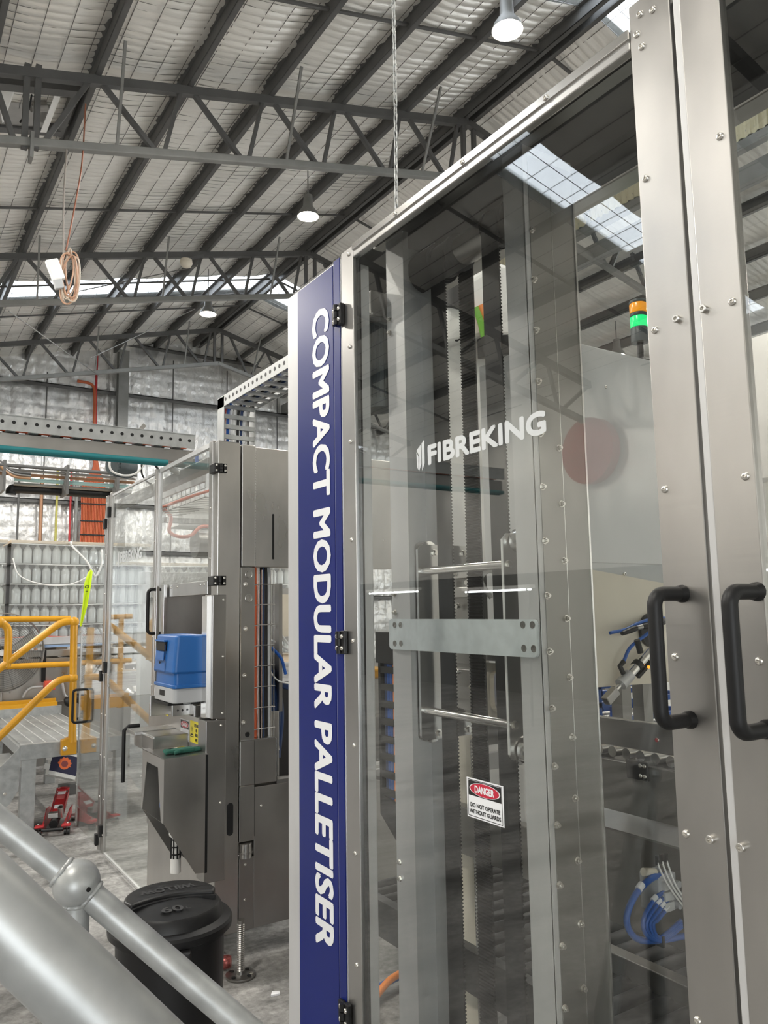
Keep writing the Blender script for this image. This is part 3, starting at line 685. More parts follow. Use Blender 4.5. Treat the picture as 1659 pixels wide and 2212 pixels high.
for z in (1.868, 1.428):
    build('tie_rod', MB().cyl((1.490, 1.66, z), (1.490, 2.064, z), .0125, 20), BRIGHT, CA, smooth=40)
    inst('nut', HEXB, (1.490, 1.652, z), (0, -1, 0), CA)
for z in (1.935, 1.358):
    for y, s in ((2.074, 1), (1.650, -1)):
        build('roller', MB().lathe([(.012, 0), (.034, .001), (.036, .004), (.036, .040), (.034, .044), (.022, .044), (.021, .038), (.01, .038)], (1.527, y, z), (0, s, 0), 32), BRIGHT, CA, smooth=30)
    for x in (1.54, 1.66): inst('bolt', HEXB, (x, 2.064, z-.005), (0, -1, 0), CA)
# clamp block of the lifting head behind the belts
hd = build('lifting_head', MB().box(1.725, 1.75, 2.05, 2.24, 1.40, 1.9), STEELD, PA, bev=.003, label='bolted lifting head seen between the belts')
for z0, z1, y0, y1 in ((1.85, 1.885, 2.055, 2.21), (1.785, 1.82, 2.06, 2.21), (1.44, 1.54, 2.07, 2.215), (1.56, 1.6, 2.1, 2.2)): build('clamp_plate', MB().box(1.71, 1.726, y0, y1, z0, z1), STEEL, hd, bev=.002)
for y, z in ((2.169, 1.867), (2.074, 1.869), (2.189, 1.832), (2.101, 1.834), (2.196, 1.8), (2.16, 1.754), (2.074, 1.755), (2.172, 1.53), (2.085, 1.529), (2.191, 1.482), (2.103, 1.482), (2.193, 1.449), (2.097, 1.451), (2.076, 1.413)):
    inst('bolt', NUT if z % .02 < .012 else HEXB, (1.71, y, z), NX, hd, spin=y*40)
rb = MB(); rb.frame(rrect((1.73, 2.005, 1.475), (0, 1, 0), (0, 0, 1), .115, .18, .01), rrect((1.73, 1.995, 1.475), (0, 1, 0), (0, 0, 1), .07, .13, .025), (.02, 0, 0)); build('bracket', rb, CREAM, hd)
build('bracket', MB().box(1.70, 1.75, 1.96, 2.09, 1.575, 1.60), STEELH, hd, bev=.002); build('bracket', MB().box(1.705, 1.73, 2.07, 2.09, 1.435, 1.5), CREAM, hd)
build('hose_tail', MB().tube(curve([(1.74, 2.02, 1.78), (1.72, 2.045, 1.84), (1.74, 2.03, 1.87), (1.78, 2.0, 1.86)]), .008, 8), WHITEP, hd, smooth=60)
build('motor_block', MB().box(1.8, 1.95, 1.84, 2.08, 1.62, 1.96), MOTORM, PA, bev=.01)
# guide strip beside belt one
build('guide_strip', MB().box(1.70, 1.712, 2.10, 2.19, .2, 1.35), CREAM, PA, label='cream guide strip behind the lower belts')
gs = MB(); 
for i in range(90): z = .25+i*.0118; gs.prism([(1.695, 2.098, z), (1.695, 2.09, z+.006), (1.695, 2.098, z+.0118)], (.012, 0, 0))
o = build('guide_strip_teeth', gs, BRIGHT, PA, kind='stuff')
# gear motor behind the left end of the hood
gm = build('gear_motor', MB().lathe([(.03, 0), (.055, .008), (.058, .03), (.058, .30), (.05, .32), (.0, .32)], (1.47, 2.27, 2.44), n=28), MOTORM, PA, smooth=35, label='slate grey vertical gear motor left of the column')
b = MB()
for k in range(24):
    a = 2*math.pi*k/24; b.obox((1.47+.061*math.cos(a), 2.27+.061*math.sin(a), 2.61), V((.006*math.cos(a), .006*math.sin(a), 0)), V((-.0018*math.sin(a), .0018*math.cos(a), 0)), (0, 0, .13))
build('cooling_fins', b, MOTORM, gm); build('gear_head', MB().box(1.40, 1.52, 2.21, 2.33, 2.765, 2.86), STEELD, gm, bev=.01)
build('flange', MB().lathe([(.02, 0), (.068, 0), (.068, .014), (.02, .014)], (1.47, 2.27, 2.752), n=28), DARKIN, gm, smooth=30)
build('rating_plate', MB().box(1.4085, 1.4105, 2.25, 2.285, 2.62, 2.70), WHITEV, gm)
# energy chain with blue and orange hoses
ec = MB(); 
for z in [1.60-.058*k for k in range(9)]:
    ec.box(1.485, 1.515, 2.20, 2.33, z-.011, z+.011)
ec.box(1.485, 1.525, 2.318, 2.332, 1.10, 1.62); ec.box(1.515, 1.525, 2.20, 2.33, 1.08, 1.62); ec.prism([(1.485, 2.332, 1.13), (1.485, 2.332, 1.06), (1.485, 2.22, .98), (1.485, 2.2, 1.0), (1.485, 2.2, 1.1)], (.04, 0, 0)); ec.box(1.48, 1.53, 2.2, 2.34, 1.565, 1.67)
en = build('energy_chain', ec, BLACKM, PA, label='black energy chain holding blue and orange hoses')
for k, (m_, y) in enumerate(((BLUEP, 2.305), (HOSEB, 2.29), (HOSEB, 2.272), (ORANGEB, 2.254), (ORANGEB, 2.238), (HOSEB, 2.22))): build('hose', MB().tube([(1.503, y, 1.56), (1.503, y, 1.08)], .0085, 10), m_ if m_ is not BLUEP else HOSEN, en, smooth=60)

# interior floor conveyor and guards
lo = build('darkening_panel', MB().box(3.02, 3.04, .0, 2.9, .0, 1.12), DARKIN, PA)  # dark panel added so the lower interior stays dark
build('side_guard', MB().box(1.62, 2.72, 2.98, 3.0, 1.09, 1.45), STEEL, PA); build('side_guard', MB().box(1.62, 2.72, 2.96, 2.98, .98, 1.06), ALU, PA, bev=.003)
build('side_guard', MB().box(1.62, 2.72, 2.9, 2.98, 1.28, 1.29), STEELH, PA)
build('deck_frame', MB().box(1.66, 1.70, 1.56, 2.9, .95, 1.1), STEELD, PA, bev=.003)
for k in range(22): build('deck_roller', MB().cyl((1.71, 1.28+.076*k, .60), (2.7, 1.28+.076*k, .60), .032, 14), BLACKM, PA, smooth=40)
build('deck_frame', MB().box(1.66, 1.70, 1.56, 2.9, .53, .66), DARKIN, PA)
build('yellow_cover', MB().box(1.8, 1.93, 2.9, 3.06, 1.452, 1.492), YELLOW, PA, bev=.006)
build('floor_hose', MB().tube(curve([(1.75, 2.95, .05), (1.95, 3.12, .06), (2.15, 3.2, .08), (2.5, 3.2, .05)]), .016, 10), ORANGEB, PA, smooth=60)
build('floor_hose', MB().tube(curve([(1.72, 2.98, .03), (1.92, 3.16, .035), (2.14, 3.23, .05), (2.5, 3.24, .03)]), .016, 10), HOSEB, PA, smooth=60)

# infeed conveyor that runs along the back of the right door
iv = build('infeed_rail', MB().box(2.0, 2.02, .9, 2.0, 1.305, 1.392), STEELH, PA, bev=.003, label='bright steel side rail of the infeed conveyor')
inst('indicator', SCREW, (2.0, 1.585, 1.345), NX, iv); build('indicator_lens', MB().cyl((1.996, 1.585, 1.345), (2.001, 1.585, 1.345), .006, 12), REDL, iv)
for k in range(18): build('roller', MB().cyl((2.01, 1.0+.055*k, 1.285), (2.5, 1.0+.055*k, 1.285), .017, 12), BRIGHT, iv, smooth=40)
build('lower_rail', MB().box(2.0, 2.02, .9, 2.0, 1.10, 1.262), STEELD, iv, bev=.003); build('lower_lip', MB().prism([(2.0, .9, 1.10), (2.0, 2.0, 1.10), (1.95, 2.0, 1.06), (1.95, .9, 1.06)], (0, 0, .006)), STEEL, iv)
build('lower_panel', MB().box(2.13, 2.15, .9, 2.0, .7, 1.09), STEELD, iv); build('floor_rail', MB().box(1.98, 2.03, .9, 2.0, .62, .68), STEEL, iv, bev=.003)
bb = build('hinge_block', MB().box(1.99, 2.0, 1.622, 1.70, 1.218, 1.274), BLACKP, iv, bev=.002)
for y in (1.63, 1.645):
    for z in (1.232, 1.262): inst('screw', SCREW, (1.99, y, z), NX, bb)
# valve block with blue air hoses
vb = build('valve_block', MB().box(1.975, 2.055, 1.59, 1.66, .85, .955), PRINTG, PA, bev=.004, label='grey pneumatic valve block with blue hoses')
for k in range(3): build('solenoid', MB().cyl((2.043, 1.59, .868+.029*k), (2.043, 1.57, .868+.029*k), .011, 16), PRINTG, vb, smooth=40); build('valve_body', MB().box(1.985, 2.025, 1.576, 1.591, .857+.03*k, .882+.03*k), GREYP, vb, bev=.002)
build('muffler', MB().cyl((1.935, 1.61, .972), (1.985, 1.61, .962), .012, 12), CREAM, vb, smooth=40)
def hose(name, pts, r, m_, par): return build(name, MB().tube(curve(pts), r, 8), m_, par, smooth=60)
hose('air_hose', [(2.03, 1.61, .945), (1.95, 1.595, .955), (1.87, 1.59, .925), (1.83, 1.59, .87), (1.86, 1.59, .815), (1.95, 1.59, .785), (2.12, 1.59, .765)], .0095, HOSEB, vb)
for k in range(4):
    q = .016*k; hose('air_hose', [(2.04, 1.60, .91-.013*k), (1.96+q, 1.585, .905-.012*k), (1.90+q, 1.58, .875-.01*k), (1.885+q*.9, 1.58, .84), (1.91+q*.6, 1.58, .805), (1.97, 1.58, .785+.004*k), (2.06, 1.585, .80+.006*k)], .0062, HOSEB, vb)
    build('hose_ferrule', MB().cyl((1.935+q, 1.583, .9-.012*k), (1.953+q, 1.583, .908-.012*k), .0075, 10), WHITEV, vb, smooth=40)
build('hose_tag', MB().cyl((1.885, 1.59, .938), (1.905, 1.592, .948), .0108, 10), WHITEV, vb, smooth=40)
for k in range(3): hose('signal_wire', [(1.95+.02*k, 1.57, 1.02), (1.952+.02*k, 1.565, .99), (1.995+.014*k, 1.56, .92), (2.09+.014*k, 1.56, .82)], .0028, WHITEP, vb); build('plug', MB().cyl((1.95+.02*k, 1.57, 1.0), (1.95+.02*k, 1.57, 1.025), .006, 8), BLACKP, vb)
build('hose_clip', MB().box(1.955, 1.963, 1.57, 1.61, .77, .80), BLACKP, vb)
# cream guard with pneumatic cylinder below the grey cabinet
cg = build('cream_guard', MB().prism([(2.0, 1.92, 1.89), (2.75, 1.92, 1.80), (2.75, 1.92, 1.455), (2.0, 1.92, 1.47)], (0, .012, 0)), CREAM, PA, label='cream guard panel behind the door handle')
build('round_disc', MB().lathe([(.0, 0), (.062, 0), (.062, .012), (.03, .014), (0, .014)], (2.41, 1.915, 1.655), (0, -1, 0), 28), BLACKP, cg, smooth=30)
for x, z in ((2.10, 1.895), (2.29, 1.873)): inst('screw', CAPSCREW, (x, 1.92, z-.012), (0, -1, 0), cg)
ax0 = V((2.11, 1.86, 1.438)); ax1 = V((2.42, 1.84, 1.655)); u = (ax1-ax0).normalized()
cy = build('pneumatic_cylinder', MB().cyl(ax0+u*.085, ax0+u*.25, .0185, 20), BRIGHT, PA, smooth=40, label='chrome pneumatic cylinder at an angle behind the door')
build('end_cap', MB().cyl(ax0+u*.07, ax0+u*.125, .021, 20), ALU, cy, smooth=40); build('piston_rod', MB().cyl(ax0+u*.03, ax0+u*.08, .0085, 12), BRIGHT, cy, smooth=40)
build('clevis', MB().bar(ax0-u*.02, ax0+u*.04, .03, .028, (0, 1, 0)), STEELH, cy, bev=.003); build('sensor_band', MB().cyl(ax0+u*.165, ax0+u*.185, .0215, 20), BLACKP, cy, smooth=40)
build('sensor', MB().bar(ax0+u*.13+V((.02, -.015, -.012)), ax0+u*.215+V((.02, -.015, -.012)), .012, .01), BLACKP, cy); build('sensor_light', MB().sphere(ax0+u*.19+V((.017, -.022, -.014)), .006, 8), INDIC, cy)
build('fitting', MB().tube([ax0+u*.1+V((-.01, 0, .02)), ax0+u*.1+V((-.025, 0, .045)), ax0+u*.1+V((-.005, 0, .06))], .009, 10), BLACKP, cy, smooth=60)
hose('air_hose', [ax0+u*.1+V((-.005, 0, .06)), ax0+u*.14+V((.0, 0, .085)), ax0+u*.23+V((.01, 0, .075)), ax0+u*.3+V((.02, 0, .07))], .0062, HOSEB, cy)
build('fitting', MB().cyl(ax0+u*.2+V((-.015, -.01, .03)), ax0+u*.2+V((-.03, -.01, .075)), .011, 10), BLACKP, cy, smooth=40)
hose('sensor_cable', [(2.12, 1.85, 1.655), (2.2, 1.85, 1.665), (2.27, 1.85, 1.685), (2.38, 1.85, 1.70), (2.5, 1.85, 1.69)], .006, HOSEB, cy)
build('cable_plug', MB().tube([(2.175, 1.845, 1.652), (2.22, 1.845, 1.662), (2.25, 1.845, 1.668)], [.008, .011, .01], 10), BLACKP, cy, smooth=60); build('cable_plug', MB().tube([(2.25, 1.845, 1.668), (2.28, 1.845, 1.672)], .0095, 10), STEELH, cy, smooth=60); build('cable_plug', MB().tube([(2.28, 1.845, 1.672), (2.40, 1.845, 1.688)], [.010, .013], 10), BLACKP, cy, smooth=60)
# ------------------------------------------------------------------ the second machine, behind the banner post
PB = thing('case_packer', 'stainless machine with glass doors, cable basket and bench behind the blue banner post', 'machine', (1.7, 4.4, 0))
NY = (0, -1, 0)
YF = 3.9
build('front_post', MB().box(1.498, 1.624, YF, 3.99, .15, 2.655), STEEL, PB, bev=.004, seg=2)
so = MB(); so.prism(rrect((1.5785, YF-.0005, .703), (1, 0, 0), (0, 0, 1), .034, .16, .0165, 6), (0, .0006, 0)); build('hand_slot', so, BLACKM, PB)
build('corner_strip', MB().box(1.633, 1.712, YF, 3.99, 1.985, 2.648), STEEL, PB, bev=.004)
build('end_panel', MB().box(1.7135, 2.6, YF+.012, 3.99, 1.985, 2.642), STEEL, PB, bev=.003)
wl = MB(); 
for i in range(44): wl.sphere((1.7135, YF+.008, 1.99+.0148*i), .0055, 6, (1, 1, 1.6))
build('weld_bead', wl, STEELH, PB, kind='stuff')
build('view_slot', MB().prism(rrect((1.822, YF+.0112, 2.153), (1, 0, 0), (0, 0, 1), .012, .25, .0055, 4), (0, .001, 0)), BLACKM, PB)
ms = build('mast_strip', MB().box(1.631, 1.712, YF+.004, 3.97, 1.085, 1.98), STEELD, PB, bev=.003, label='bolted mast strip below the corner strip')
build('edge', MB().box(1.628, 1.632, YF-.001, 3.92, 1.08, 1.98), BRIGHT, ms)
for x, z in ((1.658, 1.892), (1.659, 1.658), (1.655, 1.416), (1.651, 1.175)): inst('bolt', HEXB, (x, YF+.004, z), NY, ms); inst('stud', NUT, (x, YF-.006, z), NY, ms)
wsh = shared('socket_washer', [lambda b: b.lathe([(.021, 0), (.021, .002), (.019, .003), (.0165, .001), (.0155, .003), (.009, .003), (.0085, .0005), (0, .0005)], n=24)], STEEL)
for z in (1.944, 1.818): inst('socket_washer', wsh, (1.676, YF+.004, z), NY, ms)
inst('hole', shared('dark_hole', [lambda b: b.lathe([(.013, 0), (.013, .002), (.01, .002), (.009, .0005), (0, .0005)], n=18)], BLACKM), (1.672, YF+.004, 1.112), NY, ms)
lb = build('lower_box', MB().box(1.628, 1.838, YF, 3.96, .855, 1.084), STEELD, PB, bev=.006, seg=2)
build('box_edge', MB().box(1.834, 1.84, YF-.002, 3.95, .86, 1.075).box(1.63, 1.83, YF-.002, 3.95, 1.082, 1.087), BRIGHT, lb)
build('box_seam', MB().box(1.7105, 1.712, YF-.001, 3.9, .60, 1.08), BLACKM, lb)
build('lower_strip', MB().box(1.629, 1.711, YF, 3.96, .58, .856), STEELD, PB, bev=.003)
build('skirt_panel', MB().box(1.712, 2.6, YF+.006, 3.96, .15, .842), STEELD, PB, bev=.002); build('skirt_ledge', MB().box(1.84, 2.6, YF+.006, 3.99, .842, .862), STEELH, PB)
build('skirt_strip', MB().box(1.629, 1.7105, YF+.003, 3.96, .15, .50), STEELD, PB, bev=.002)
for x, z in ((1.663, .468), (1.661, .298), (1.75, .745)): inst('screw', SCREW, (x, YF+.003, z), NY, PB)
lc = build('leg_clamp', MB().cyl((1.66, YF-.005, .505), (1.66, YF-.005, .575), .032, 20), STEELH, PB, smooth=40); build('clamp_ring', MB().cyl((1.66, YF-.005, .525), (1.66, YF-.005, .535), .034, 20), STEELD, lc, smooth=40)
th = [(.0165, .02)]
for i in range(24): th += [(.0195, .03+.009*i), (.0155, .0345+.009*i)]
lg = build('levelling_leg', MB().lathe(th+[(.0165, .26)], (1.585, 3.77, 0), n=16), STEELD, PB, label='threaded levelling leg on a round bolted foot')
build('foot_plate', MB().lathe([(.0, .002), (.072, .002), (.073, .004), (.072, .012), (.022, .014), (.02, .03)], (1.585, 3.77, 0), n=32), STEELD, lg, smooth=40)
for a in range(4): inst('foot_hole', hole, (1.585+.052*math.cos(a*1.57+.5), 3.77+.052*math.sin(a*1.57+.5), .0125), (0, 1, 0), lg)
inst('anchor_bolt', HEXB, (1.63, 3.745, .0125), (0, 0, 1), lg)
# wire cable basket with its cables
bk = thing('cable_basket', 'upright wire cable basket with orange and black cables beside the bolted mast', 'cable tray', (1.78, 3.94, 1.086))
for x in (1.745, 1.762, 1.815, 1.832): build('vertical_wire', MB().cyl((x, 3.925, 1.087), (x, 3.925, 1.97), .0025, 6), BRIGHT, bk)
for x in (1.832, 1.838): build('vertical_wire', MB().cyl((x, 4.02, 1.087), (x, 4.02, 1.97), .0025, 6), BRIGHT, bk)
for k in range(8):
    z = 1.892-.1085*k; build('cross_wire', MB().tube([(1.718, 3.921, z-.004), (1.745, 3.921, z), (1.836, 3.921, z), (1.842, 4.03, z)], .0028, 6), BRIGHT, bk)
for x, r, m_ in ((1.73, .0125, ORANGE), (1.753, .006, WHITEP), (1.77, .0095, BLACKP), (1.779, .0085, HOSEN), (1.788, .0095, BLACKP), (1.797, .0085, BLACKP), (1.815, .0085, PRINTG)):
    build('cable', MB().tube(curve([(x, 3.945, 1.088), (x+.002*math.sin(x*400), 3.948, 1.35), (x-.002, 3.945, 1.6), (x, 3.95, 1.95), (x+.01, 4.0, 2.05)]), r, 8), m_, bk, smooth=60)
# machine innards right of the basket
gi = build('inner_frame', MB().box(1.92, 1.96, 4.6, 4.64, .3, 1.95).box(1.84, 2.6, 4.9, 4.94, 1.86, 1.9).box(1.84, 2.6, 4.7, 4.73, 1.55, 1.58), STEELH, PB)
build('inner_cover', MB().box(1.86, 2.05, 4.42, 4.5, 1.44, 1.50), YELLOW, PB, bev=.008); build('inner_cover', MB().box(1.84, 1.93, 4.3, 4.4, 1.62, 1.66), PRINTB, PB, bev=.01)
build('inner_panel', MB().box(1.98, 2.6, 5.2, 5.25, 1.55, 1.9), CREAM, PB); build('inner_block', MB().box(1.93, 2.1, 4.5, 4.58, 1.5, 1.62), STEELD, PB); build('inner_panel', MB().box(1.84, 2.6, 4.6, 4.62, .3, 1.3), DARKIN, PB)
for k, (pts, r, m_) in enumerate((([(1.84, 4.1, 1.56), (1.87, 4.1, 1.42), (1.95, 4.1, 1.34), (2.1, 4.1, 1.30)], .02, HOSEN), ([(1.85, 4.05, 1.45), (1.88, 4.05, 1.3), (1.9, 4.05, 1.1), (1.89, 4.05, .95)], .028, HOSEN), ([(1.90, 4.08, 1.42), (1.93, 4.05, 1.2), (1.91, 4.05, .95)], .022, HOSEN), ([(1.84, 4.05, 1.7), (1.9, 4.05, 1.66), (1.98, 4.05, 1.56)], .006, WHITEP), ([(1.84, 4.05, 1.60), (1.9, 4.05, 1.575), (1.98, 4.05, 1.53)], .006, WHITEP), ([(1.84, 4.0, 1.43), (1.89, 4.0, 1.37), (1.97, 4.0, 1.345)], .004, WHITEP), ([(1.85, 4.0, 1.55), (1.91, 4.0, 1.49), (1.94, 4.0, 1.40)], .009, HOSEB))):
    hose('inner_hose', pts, r, m_, PB)
build('hose_end', MB().cyl((1.895, 4.05, .99), (1.89, 4.05, 1.05), .03, 14), BRIGHT, PB, smooth=40)

# hinged glass door of the upper half, its fixed neighbour and the low side screen
XG = 1.49
def gframe(d, y, z0, z1, w=.05, m_=STEEL): return build('stile', MB().box(XG, XG+.022, y, y+w, z0, z1), m_, d, bev=.003)
g1 = build('guard_door', MB().box(XG+.008, XG+.013, 4.02, 4.93, 1.91, 2.64), PANE, PB, label='upper clear guard door hinged on the front post')
gframe(g1, 3.965, 1.915, 2.665); gframe(g1, 4.92, 1.1, 2.665, .03); gframe(g1, 4.895, 1.915, 2.66, .022, ALU)
build('top_rail', MB().box(XG, XG+.022, 4.015, 4.92, 2.635, 2.66), ALU, g1); build('bottom_rail', MB().box(XG-.002, XG+.022, 4.015, 4.67, 1.842, 1.915), STEELH, g1, bev=.002)
for z in (2.3, 2.03): inst('screw', SCREW, (XG, 3.985, z), NX, g1)
for y in (4.06, 4.12, 4.5, 4.62): inst('screw', SCREW, (XG-.002, y, 1.895), NX, g1)
g2 = build('guard_door', MB().box(XG+.008, XG+.013, 5.0, 6.1, .03, 2.64), PANE, PB, label='tall clear guard door with small frosted maker lettering')
gframe(g2, 4.955, .9, 2.672, .04); gframe(g2, 6.085, .02, 2.672, .07); gframe(g2, 6.20, .02, 2.66, .07)
build('top_rail', MB().box(XG+.004, XG+.018, 5.0, 6.1, 2.64, 2.655), ALU, g2); build('bottom_rail', MB().box(XG+.004, XG+.018, 5.0, 6.1, .02, .035), ALU, g2)
text('FIBREKING', (XG+.0076, 5.83, 2.118), (0, -1, 0), (0, 0, 1), .54, .072, FROST, g2, bold=.035, label='frosted lettering FIBREKING')
build('emblem', MB().prism([(XG+.0076, y, z) for y, z in ((5.90, 2.185), (5.875, 2.20), (5.86, 2.2), (5.86, 2.1), (5.875, 2.085), (5.89, 2.1))], (-.0008, 0, 0)), FROST, g2)
for z in (2.6, 2.4, 2.2, 1.9, 1.6, 1.3, 1.0, .7, .4, .15): inst('screw', SCREW, (XG, 4.975, z) if z > 1 else (XG, 6.11, z), NX, g2); inst('screw', SCREW, (XG, 6.225, z), NX, g2)
for y, z in ((6.13, 2.52), (6.24, 2.44), (6.14, 1.35), (6.25, 1.28), (6.14, .175), (6.25, .09)): build('interlock', MB().box(XG-.02, XG, y-.022, y+.022, z-.04, z+.04), BLACKP, g2, bev=.003)
def ringpull(y, x0, x1, z0, z1, d):
    L = rrect(V(((x0+x1)/2, y, (z0+z1)/2)), (1, 0, 0), (0, 0, 1), x1-x0, z1-z0, .025, 4); L.append(L[0]); return build('door_handle', MB().tube(L, .0105, 10), BLACKM, d, smooth=60, label='black bow handles back to back')
def pull2(y, z0, z1, d, so_=.06):
    p = [(XG, y, z1-.015)]+arc((XG-so_+.02, y, z1-.035), (0, 0, 1), (-1, 0, 0), .02, 0, math.pi/2, 5)+arc((XG-so_+.02, y, z0+.035), (-1, 0, 0), (0, 0, -1), .02, 0, math.pi/2, 5)+[(XG, y, z0+.015)]
    return build('door_handle', MB().tube(p, .011, 10), BLACKM, d, smooth=60)
def pullf(y0, y1, z0, z1, x, d):
    c = V((x, (y0+y1)/2, (z0+z1)/2)); L = rrect(c, (0, -1, 0), (0, 0, 1), y1-y0, z1-z0, .03, 4); L.append(L[0]); return build('door_handle', MB().tube(L, .011, 10), BLACKM, d, smooth=60)
ringpull(4.94, 1.445, 1.578, 1.622, 1.895, g1)
g3 = build('side_screen', MB().box(XG+.008, XG+.013, 6.28, 7.03, .03, 1.64), PANE, PB, label='low clear side screen next to the yellow steps')
build('stile', MB().box(XG+.004, XG+.016, 7.018, 7.03, .02, 1.645), STEELH, g3)
for z in (1.6, 1.2, .9, .6, .35, .12, .05): inst('screw', SCREW, (XG+.002, 7.02, z), NX, g3)
ringpull(6.9, 1.42, 1.537, .867, 1.13, g3)
def hinge_y(x, z):
    h = build('hinge', MB().box(x-.036, x-.003, 3.955, 3.966, z-.025, z+.025), BLACKP, PB, bev=.003); build('hinge_leaf', MB().box(x+.003, x+.036, 3.888, 3.9, z-.025, z+.025), BLACKP, h, bev=.003)
    build('hinge_body', MB().box(x-.036, x+.02, 3.888, 3.956, z-.025, z+.025), BLACKP, h, bev=.004)
    b = MB()
    for k in range(3): b.cyl((x, 3.886, z-.024+.0165*k), (x, 3.886, z-.01+.0165*k), .008, 12)
    build('knuckle', b, BLACKP, h, smooth=40)
    for dx in (-.024, .024):
        for dz in (-.014, .014): inst('screw', SCREW, (x+dx, 3.888, z+dz), NY, h)
hinge_y(1.509, 2.505); hinge_y(1.508, 1.91)
# covers in front of the lower half
cu = build('post_cover', MB().box(1.469, 1.545, 3.885, 4.0, 1.208, 1.837), STEELD, PB, bev=.004, seg=2); cl_ = build('post_cover', MB().box(1.44, 1.548, 3.885, 4.0, .42, 1.203), STEELD, PB, bev=.004)
for z in (1.81, 1.52, 1.235): inst('screw', SCREW, (1.527, 3.885, z), NY, cu)
for z in (1.175, .796): inst('screw', SCREW, (1.52, 3.885, z), NY, cl_)
build('cover_flange', MB().box(1.455, 1.47, 3.93, 4.0, 1.21, 1.83), BRIGHT, cu)
# niche for the printer and the bench below it
nb = MB(); nb.box(1.46, 1.48, 4.67, 4.72, 1.2, 1.915); build('niche_post', nb, STEELH, PB, bev=.002)
build('niche_back', MB().box(1.90, 1.92, 4.0, 4.9, 1.2, 1.9), STEELD, PB); build('niche_side', MB().box(1.48, 1.9, 4.70, 4.72, 1.2, 1.9), STEELD, PB); build('niche_seam', MB().box(1.88, 1.899, 4.3, 4.32, 1.3, 1.88), STEELH, PB)
sk_ = build('bench_skirt', MB().box(1.445, 1.9, 4.0, 4.88, .5, 1.205), STEEL, PB, bev=.004, label='stainless bench front with warning stickers')
build('lower_side', MB().box(1.49, 1.51, 4.0, 5.0, .03, .9), STEEL, PB)
ds2 = danger_sign(PB, (1.4445, 4.288, 1.068), (0, -1, 0), (0, 0, 1), .145, .108, 'COMPRESSED\nAIR', 'small white DANGER sticker on the bench front')
ys_ = build('warning_sticker', MB().box(1.4437, 1.4445, 3.99, 4.13, 1.072, 1.182), LEMON, PB, label='yellow warning sticker, keep hands and fingers away')
text('KEEP HANDS\nAND\nFINGERS\nAWAY', (1.4436, 4.062, 1.082), (0, -1, 0), (0, 0, 1), .062, .088, BL, ys_, bold=.02)
tri = [(1.4436, 4.125, 1.10), (1.4436, 4.072, 1.10), (1.4436, 4.0985, 1.155)]; c_ = V((1.4436, 4.0985, 1.118))
build('triangle', MB().frame(tri, [c_+(V(p)-c_)*.78 for p in tri], (-.0003, 0, 0)), BL, ys_); build('pictogram', MB().box(1.4433, 1.4436, 4.085, 4.112, 1.108, 1.116), BL, ys_)
yl = build('warning_label', MB().box(1.4437, 1.4445, 4.50, 4.60, 1.165, 1.20), LEMON, PB); text('CAUTION', (1.4436, 4.585, 1.172), (0, -1, 0), (0, 0, 1), .07, .02, BL, yl)
build('upper_bracket', MB().box(1.30, 1.47, 4.36, 4.372, 1.19, 1.30), STEELH, PB, bev=.002)
dr = build('drawer_box', MB().box(1.26, 1.445, 4.16, 4.52, 1.02, 1.11), STEELH, PB, bev=.004); build('drawer_gap', MB().box(1.255, 1.262, 4.155, 4.35, 1.035, 1.1), STEELD, dr); build('drawer_lid', MB().box(1.22, 1.445, 4.36, 4.52, 1.095, 1.115), STEELH, dr, bev=.002)
build('door_handle', MB().tube([(1.30, 4.56, 1.12), (1.24, 4.56, 1.12), (1.215, 4.56, 1.10), (1.215, 4.56, .82)], .011, 10), BLACKM, PB, smooth=60)
# regulator box with glove on top
bx = build('regulator_box', MB().prism([(x, 3.86, z) for x, z in ((1.225, 1.043), (1.432, 1.043), (1.432, .482), (1.385, .487), (1.225, .745))], (0, .003, 0)), STEEL, PB, label='tapered stainless box with a glove lying on it')
build('box_side', MB().prism([(x, 4.215, z) for x, z in ((1.225, 1.043), (1.432, 1.043), (1.432, .482), (1.385, .487), (1.225, .745))], (0, .003, 0)), STEELD, bx)
build('box_top', MB().box(1.222, 1.445, 3.858, 4.22, 1.043, 1.047), STEELH, bx); build('box_back', MB().box(1.432, 1.445, 3.86, 4.218, .48, 1.043), BLACKM, bx)
build('box_front', MB().frame([(1.222, 3.858, 1.045), (1.222, 4.22, 1.045), (1.222, 4.22, .745), (1.222, 3.858, .745)], [(1.222, 3.955, .992), (1.222, 4.14, .992), (1.222, 4.21, .7455), (1.222, 3.895, .7455)], (.003, 0, 0)), STEELH, bx)
rg = build('regulator', MB().cyl((1.34, 4.02, .46), (1.34, 4.02, .53), .026, 20), WHITEP, bx, smooth=40); build('regulator_bowl', MB().cyl((1.34, 4.02, .53), (1.34, 4.02, .63), .021, 16), WHITEP, rg, smooth=40)
b = MB(); 
for k in range(8): a = k*math.pi/4; b.cyl((1.34+.024*math.cos(a), 4.02+.024*math.sin(a), .53), (1.34+.024*math.cos(a), 4.02+.024*math.sin(a), .63), .0035, 6)
for z in (.55, .585, .62): b.cyl((1.34, 4.02, z-.003), (1.34, 4.02, z+.003), .0255, 16)
build('bowl_cage', b, BLACKP, rg); build('regulator_body', MB().box(1.31, 1.37, 3.99, 4.05, .63, .92), WHITEP, rg, bev=.01)
build('gauge', MB().cyl((1.255, 4.0, .80), (1.30, 4.0, .80), .024, 18), BLACKP, rg, smooth=40); build('gauge_face', MB().cyl((1.253, 4.0, .80), (1.256, 4.0, .80), .02, 18), PRINTB, rg); hose('pipe', [(1.30, 3.99, .76), (1.27, 3.98, .72), (1.31, 3.98, .68)], .007, WHITEP, rg)

